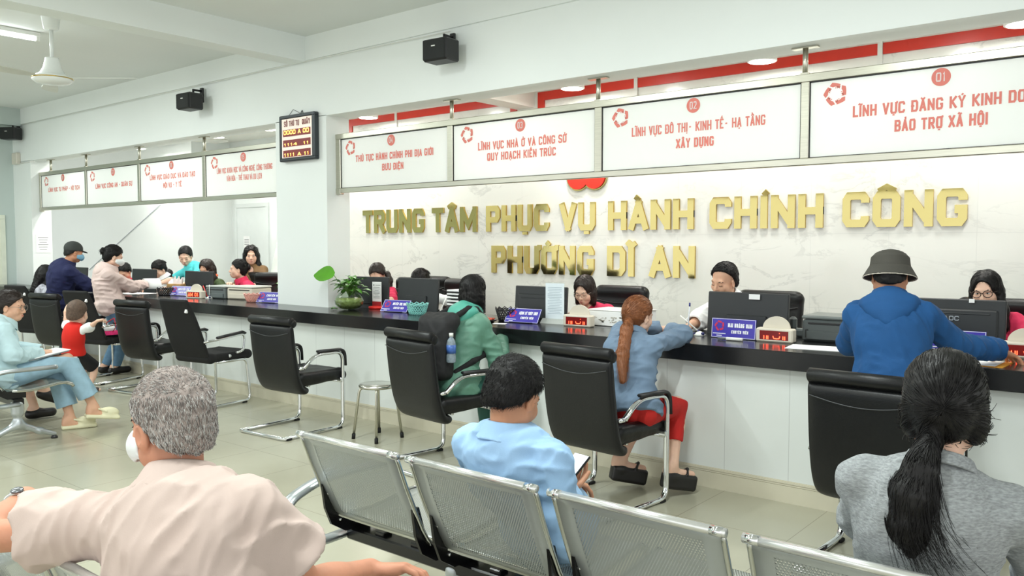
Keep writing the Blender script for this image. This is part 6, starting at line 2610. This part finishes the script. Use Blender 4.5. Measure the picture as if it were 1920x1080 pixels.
staff('person with receding black hair in a white shirt writing at the counter', (-2.585, 5.58, 1.235), -2.42, 5.85, hip=(0, 0, .60), yaw=168, pitch=-14, roll=-6, g='m', sc=1.0, hair='side', eyes='closed', skinm=MID, vox=.006,
      top=dict(mat=WHITES, sleeve=.80, loose=.030, fold=.006, hem=.10, collar='shirt'),
      arms={'R': dict(to=V3(-2.66, 5.20, .930), elbow=V3(-2.70, 5.46, .965), fdir=V3(-.3, -.9, -.1), palm=V3(.3, 0, -.9), curl=(.45, .7, .5)), 'L': dict(to=V3(-2.18, 5.42, .93), hint=V3(.8, .6, -.6))})
staff('person with long black hair and round glasses behind the monitor with brand letters', (-.955, 5.74, 1.215), -.88, 5.92, yaw=176, pitch=-8, hair='long', glasses=(LENSFRAME, .0022), vox=.006, hip=(0, 0, .60), roll=4,
      top=dict(mat=PINKS, sleeve=.55, loose=.020, fold=.004, hem=.10))

# ================================================================== staff, left half
staff('person in pink with a hair clip bending down behind the pink hoodie', (-11.66, 5.66, 1.105), -11.60, 5.86, yaw=215, pitch=-34, eyes='closed', hair='bun', skinm=MID)
staff('person in a white blouse with a yellow lanyard reading with bowed head', (-10.74, 5.68, 1.155), -10.66, 5.90, yaw=196, pitch=-34, eyes='closed', hair='bun',
      top=dict(mat=WHITES, sleeve=.9, loose=.022, fold=.005, hem=.10, collar='shirt'))
pw = person('person in a turquoise short-sleeved shirt leaning forward over the desk', (-10.28, 6.05, 0), (-10.24, 6.06, .90), (-10.36, 5.85, 1.335), face=190, yaw=228, pitch=-22, g='f', sc=1.0, skinm=FAIR, hair='pony', eyes='closed', vox=.007,
            arms={'R': dict(to=V3(-10.56, 5.48, .95), elbow=V3(-10.60, 5.80, 1.02)), 'L': dict(to=V3(-10.08, 5.48, .95), elbow=V3(-10.0, 5.80, 1.0))},
            legs=stand_legs(-10.24, 6.1, 180), top=dict(mat=cloth('turquoise', (84, 208, 212)), sleeve=.42, loose=.020, fold=.004, hem=.12), bottom=dict(mat=DARKT))
Hn = pw['che'] + pw['Rt'] @ V3(-.07, .125, .03)
b_ = MB().box(Vector(Hn - pw['O']), (.09, .02, .022), .003).build('name_tag', M('tag_brown', (150, 92, 72), rough=.5), pw['root'])
pu = staff('person in a green police uniform with orange collar tabs and white hairband', (-9.46, 5.62, 1.185), -9.36, 5.86, yaw=202, pitch=-18, eyes='closed', hair='long', hairm=HAIRBROWN, glasses=(THINRIM, .0016), skinm=MID,
           top=dict(mat=cloth('police_green', (66, 84, 48)), sleeve=.9, loose=.022, fold=.004, hem=.10, collar='shirt', collar_mat=M('collar_orange', (196, 92, 50), rough=.7)))
K = Soft(.005)
K.ring(pu['H'](0, -.01, -.02), pu['Rh'] @ rotx(90) @ rotz(0), .094, .094, .012, .008, sy=1.0)
K.plane(pu['H'](0, 0, .03), pu['Rh'] @ V3(0, 0, -1))
soft_obj('hairband', [K.mesh() + (0,)], [WHITEP], pu['root'], pu['O'])
staff('person in pink seen in profile with black hair pinned up, facing left', (-8.93, 5.72, 1.190), -8.80, 5.88, yaw=152, pitch=4, hair='bun', face=160,
      top=dict(mat=PINKS, sleeve=.6, loose=.022, fold=.004, hem=.10, collar='stand'))
person('person standing with long wavy black hair in a brown vest behind the pink profile', (-9.34, 6.22, 0), (-9.34, 6.24, .86), (-9.375, 6.20, 1.350), face=215, yaw=236, pitch=-4, g='f', sc=.98, skinm=FAIR, hair='wavy', vox=.007,
       arms={'R': dict(to=V3(-9.50, 5.98, .98), hint=V3(-.7, .6, -.4)), 'L': dict(to=V3(-9.2, 5.98, .96), hint=V3(.7, .6, -.4))},
       legs=stand_legs(-9.34, 6.26, 180), top=dict(mat=cloth('brown_vest', (122, 94, 62)), sleeve=.55, loose=.016, fold=.003, hem=.10, vneck=True, name='vest'), bottom=dict(mat=cloth('navy_skirt', (34, 34, 52))))

# ================================================================== left half of the hall
pn_ = person('person in a navy jacket, dark cap and blue face mask at the counter', (-10.60, 4.40, 0), (-10.60, 4.36, .84), (-10.42, 4.45, 1.395), face=-6, yaw=-8, pitch=-12, g='m', sc=.98, skinm=TAN, hair='crop', vox=.007, hump=.2,
             arms={'R': dict(to=V3(-10.28, 4.80, .95), elbow=V3(-10.30, 4.56, 1.0)), 'L': dict(to=V3(-10.72, 4.82, .95), elbow=V3(-10.80, 4.58, .99))},
             legs=stand_legs(-10.58, 4.36, 0, .07), top=dict(mat=cloth('navy', (26, 32, 74)), sleeve=1.0, loose=.034, fold=.006, hem=.16, collar='stand', name='jacket', bulk=1.08), bottom=dict(mat=DARKT), shoes=dict(mat=SHOEB), mask=MASKB)
K = Soft(.006)
H, Rh = pn_['H'], pn_['Rh']
K.ell(H(0, -.014, .045), V3(.088, .106, .090), Rh, k=.01, cut=(H(0, 0, .020), Rh @ V3(0, .12, -1)))
K.ell(H(0, .105, .030), V3(.062, .05, .008), Rh @ rotx(-10), k=.008)
soft_obj('cap', [K.mesh() + (0,)], [cloth('cap_grey', (58, 62, 60))], pn_['root'], pn_['O'])
person('person with long black hair seated left of the navy jacket, patterned sleeve', (-10.95, 4.29, 0), (-10.93, 4.32, .54), (-10.99, 4.36, 1.115), face=8, yaw=2, pitch=-16, g='f', sc=.93, hair='long', vox=.008,
       arms={'R': dict(to=V3(-10.82, 4.52, .68), elbow=V3(-10.78, 4.24, .76)), 'L': dict(to=V3(-11.1, 4.7, .92), hint=V3(-.7, -.6, -.6))},
       legs=sit_legs(-10.95, 4.24, 8, .46, .36, .09), top=dict(mat=M('patterned_cloth', (176, 176, 184), rough=.8, var=.5, vs=30), sleeve=.9, loose=.018, fold=.004, hem=.10), bottom=dict(mat=BLACKC), shoes=dict(mat=SHOEB))
hp_ = V3(-9.50, 4.44, .83)
hw = person('person standing in a pale pink hoodie, jeans and white mask holding papers', (-9.6, 4.44, 0), hp_, (-9.455, 4.47, 1.355), face=-24, yaw=-18, pitch=-16, g='f', sc=.98, skinm=FAIR, hair='bun', vox=.007, hump=.15,
            arms={'R': dict(to=V3(-9.52, 4.87, 1.02), elbow=V3(-9.42, 4.66, 1.0), fdir=V3(.0, .9, .25), palm=V3(-.6, 0, -.6), curl=(.5, .7, .5)), 'L': dict(to=V3(-9.80, 4.84, .98), elbow=V3(-9.74, 4.62, 1.0))},
            legs={'R': dict(to=V3(-9.54, 4.50, .085), foot=-10), 'L': dict(to=V3(-9.70, 4.46, .085), foot=-4)},
            top=dict(mat=cloth('hoodie_pink', (216, 194, 188)), sleeve=.97, loose=.034, hood=True, fold=.006, hem=.14, name='hoodie', collar='crew', collar_mat=cloth('maroon_rib', (128, 62, 56)), band=cloth('maroon_rib', (128, 62, 56))),
            bottom=dict(mat=JEANS, loose=.014), shoes=dict(mat=SHOEB), mask=MASKW)
t = thing('form_paper', 'white curled form held up by the person in the pink hoodie', 'paper', (-9.52, 4.93, 1.05))
mb = MB()
V = []
for i in range(9):
    a = PI * .9 * i / 8
    for x in (-.10, .10):
        V.append((x * .5 + .055 * (1 - math.cos(a)) - .02, x * .7, .06 * math.sin(a) - .10 * (i / 8) ** 2))
mb.add(V, [(2 * i, 2 * i + 1, 2 * i + 3, 2 * i + 2) for i in range(8)])
o = mb.build('sheet', PAPER, t)
o.modifiers.new('thickness', 'SOLIDIFY').thickness = .001

# toddler
tod = person('toddler in a red vest and black shorts reaching for the mesh chair', (-8.660, 3.680, 0), (-8.660, 3.670, .40), (-8.655, 3.715, .80), face=24, yaw=40, pitch=-4, g='m', sc=.56, smallhead=1.95, skinm=FAIR, hair='crop',
             hairm=M('hair_toddler', (92, 74, 62), rough=.7, var=.3, vs=60), vox=.0055, shw=.145,
             arms={'R': dict(to=V3(-8.39, 3.79, .735), elbow=V3(-8.49, 3.755, .665), fdir=V3(.4, .7, .2), curl=(.7, .9, .6)), 'L': dict(to=V3(-8.905, 3.70, .80), elbow=V3(-8.875, 3.70, .67), fdir=V3(-.1, .4, .9), curl=(.1, .1, .1))},
             legs={'R': dict(to=V3(-8.560, 3.780, .05), foot=-30), 'L': dict(to=V3(-8.720, 3.720, .05), foot=-10)},
             top=dict(mat=WHITES, sleeve=.5, loose=.016, fold=.003, hem=.05, flare=.012), bottom=dict(mat=BLACKC, len=.48, loose=.020, flare=.012, name='shorts'), shoes=dict(mat=M('toddler_shoe', (62, 46, 40), rough=.6)))
T = Soft(.0055)
s_ = .56
T.ell(tod['mid'], V3(.132, .100, .13) * s_ + .034, tod['Rt'], k=.05)
T.ell(tod['che'], V3(.150, .108, .16) * s_ + .026, tod['Rt'], k=.05)
T.ell(tod['hip'], V3(.150, .118, .12) * s_ + .036, tod['Rt'], k=.05)
T.caps(tod['sh']['L'] * .8 + tod['sh']['R'] * .2, tod['sh']['R'] * .8 + tod['sh']['L'] * .2, .052, .052, k=.03)
T.plane(tod['hip'] - tod['su'] * .012, -tod['su'])
soft_obj('vest', [T.mesh() + (0,)], [cloth('vest_red', (214, 34, 22))], tod['root'], tod['O'])

t = thing('sun_hat', 'magenta and white child sun hat lying on the mesh chair seat by the toddler', 'hat', (-9.12, 4.22, .515), 20)
S = Soft(.006)
S.ring(V3(0, 0, .0), np.eye(3), .155, .085, .045, .006, k=.004)
soft_obj('brim', [S.mesh() + (0,)], [cloth('magenta', (206, 30, 104))], t)
S = Soft(.006)
S.ell(V3(0, 0, .05), V3(.085, .085, .055), None, k=.01, cut=(V3(0, 0, .04), V3(0, 0, -1)))
S.fold(.005, 40, 3)
soft_obj('crown', [S.mesh() + (0,)], [WHITES], t)
MB().tube([(.02, -.03, .10), (.10, -.10, .14), (.20, -.10, .19)], .005, 6).tube([(.20, -.10, .19), (.215, -.09, .10), (.13, -.05, .04)], .004, 6).build('strap', cloth('strap_red', (196, 30, 40)), t)

# pale denim shirt, seated at the far left
dl = person('person with glasses in a pale denim shirt seated with crossed legs', (-7.06, 2.42, 0), (-7.05, 2.44, .50), (-7.10, 2.55, 1.015), face=-6, yaw=-44, pitch=-6, g='f', sc=.98, skinm=MID, hair='pony', hairm=HAIRBROWN, vox=.006, hump=.2, glasses=(THINRIM, .0016), lips=True,
            arms={'R': dict(to=V3(-6.97, 2.70, .635), elbow=V3(-6.86, 2.46, .66), fdir=V3(-.15, .95, .05), curl=(.5, .8, .5)), 'L': dict(to=V3(-7.08, 2.74, .64), elbow=V3(-7.26, 2.52, .68), fdir=V3(.3, .9, 0), curl=(.5, .8, .5))},
            legs={'R': dict(knee=V3(-6.93, 2.88, .575), to=V3(-6.86, 3.06, .17), foot=-14, fz=-.15), 'L': dict(knee=V3(-7.10, 2.86, .50), to=V3(-7.00, 2.93, .085), foot=-20)},
            top=dict(mat=cloth('pale_denim', (188, 214, 220)), sleeve=1.0, loose=.032, fold=.006, hem=.20, collar='shirt', name='denim_shirt'),
            bottom=dict(mat=JEANSL, len=.88, loose=.022, flare=.016, name='jeans'), shoes=dict(mat=M('clog_cream', (224, 220, 186), rough=.6), kind='clog'))
t = thing('clipboard', 'grey folder of papers on the lap of the person in the pale denim shirt', 'folder', (-7.0, 2.72, .625), 8)
R = Matrix.Rotation(math.radians(8), 3, 'X')
MB().box((0, 0, 0), (.24, .32, .008), .002, R).build('folder', M('folder_grey', (120, 128, 132), rough=.5), t)
MB().box(R @ Vector((.01, .03, .007)), (.21, .29, .004), 0, R).build('papers', PAPER, t)
# neighbour whose legs show beside her
person('person mostly hidden behind the pale denim shirt, bare legs crossed, black flats', (-7.62, 2.42, 0), (-7.64, 2.42, .50), (-7.75, 2.40, 1.05), face=-6, yaw=0, pitch=-6, g='f', sc=.95, skinm=FAIR, hair='bob', vox=.008,
       arms={'R': dict(to=V3(-7.50, 2.72, .62), hint=V3(.6, -.6, -.5)), 'L': dict(to=V3(-7.62, 2.74, .62), hint=V3(-.6, -.6, -.5))},
       legs={'R': dict(knee=V3(-7.60, 2.74, .60), to=V3(-7.54, 2.96, .24), foot=-10, fz=-.5), 'L': dict(knee=V3(-7.68, 2.80, .50), to=V3(-7.62, 2.90, .085), foot=-10)},
       top=dict(mat=BLACKC, sleeve=.5, loose=.018, fold=.004, hem=.10), bottom=dict(mat=BLACKC, len=.34, loose=.020, flare=.02, skirt=True, name='skirt'), shoes=dict(mat=SHOEB))
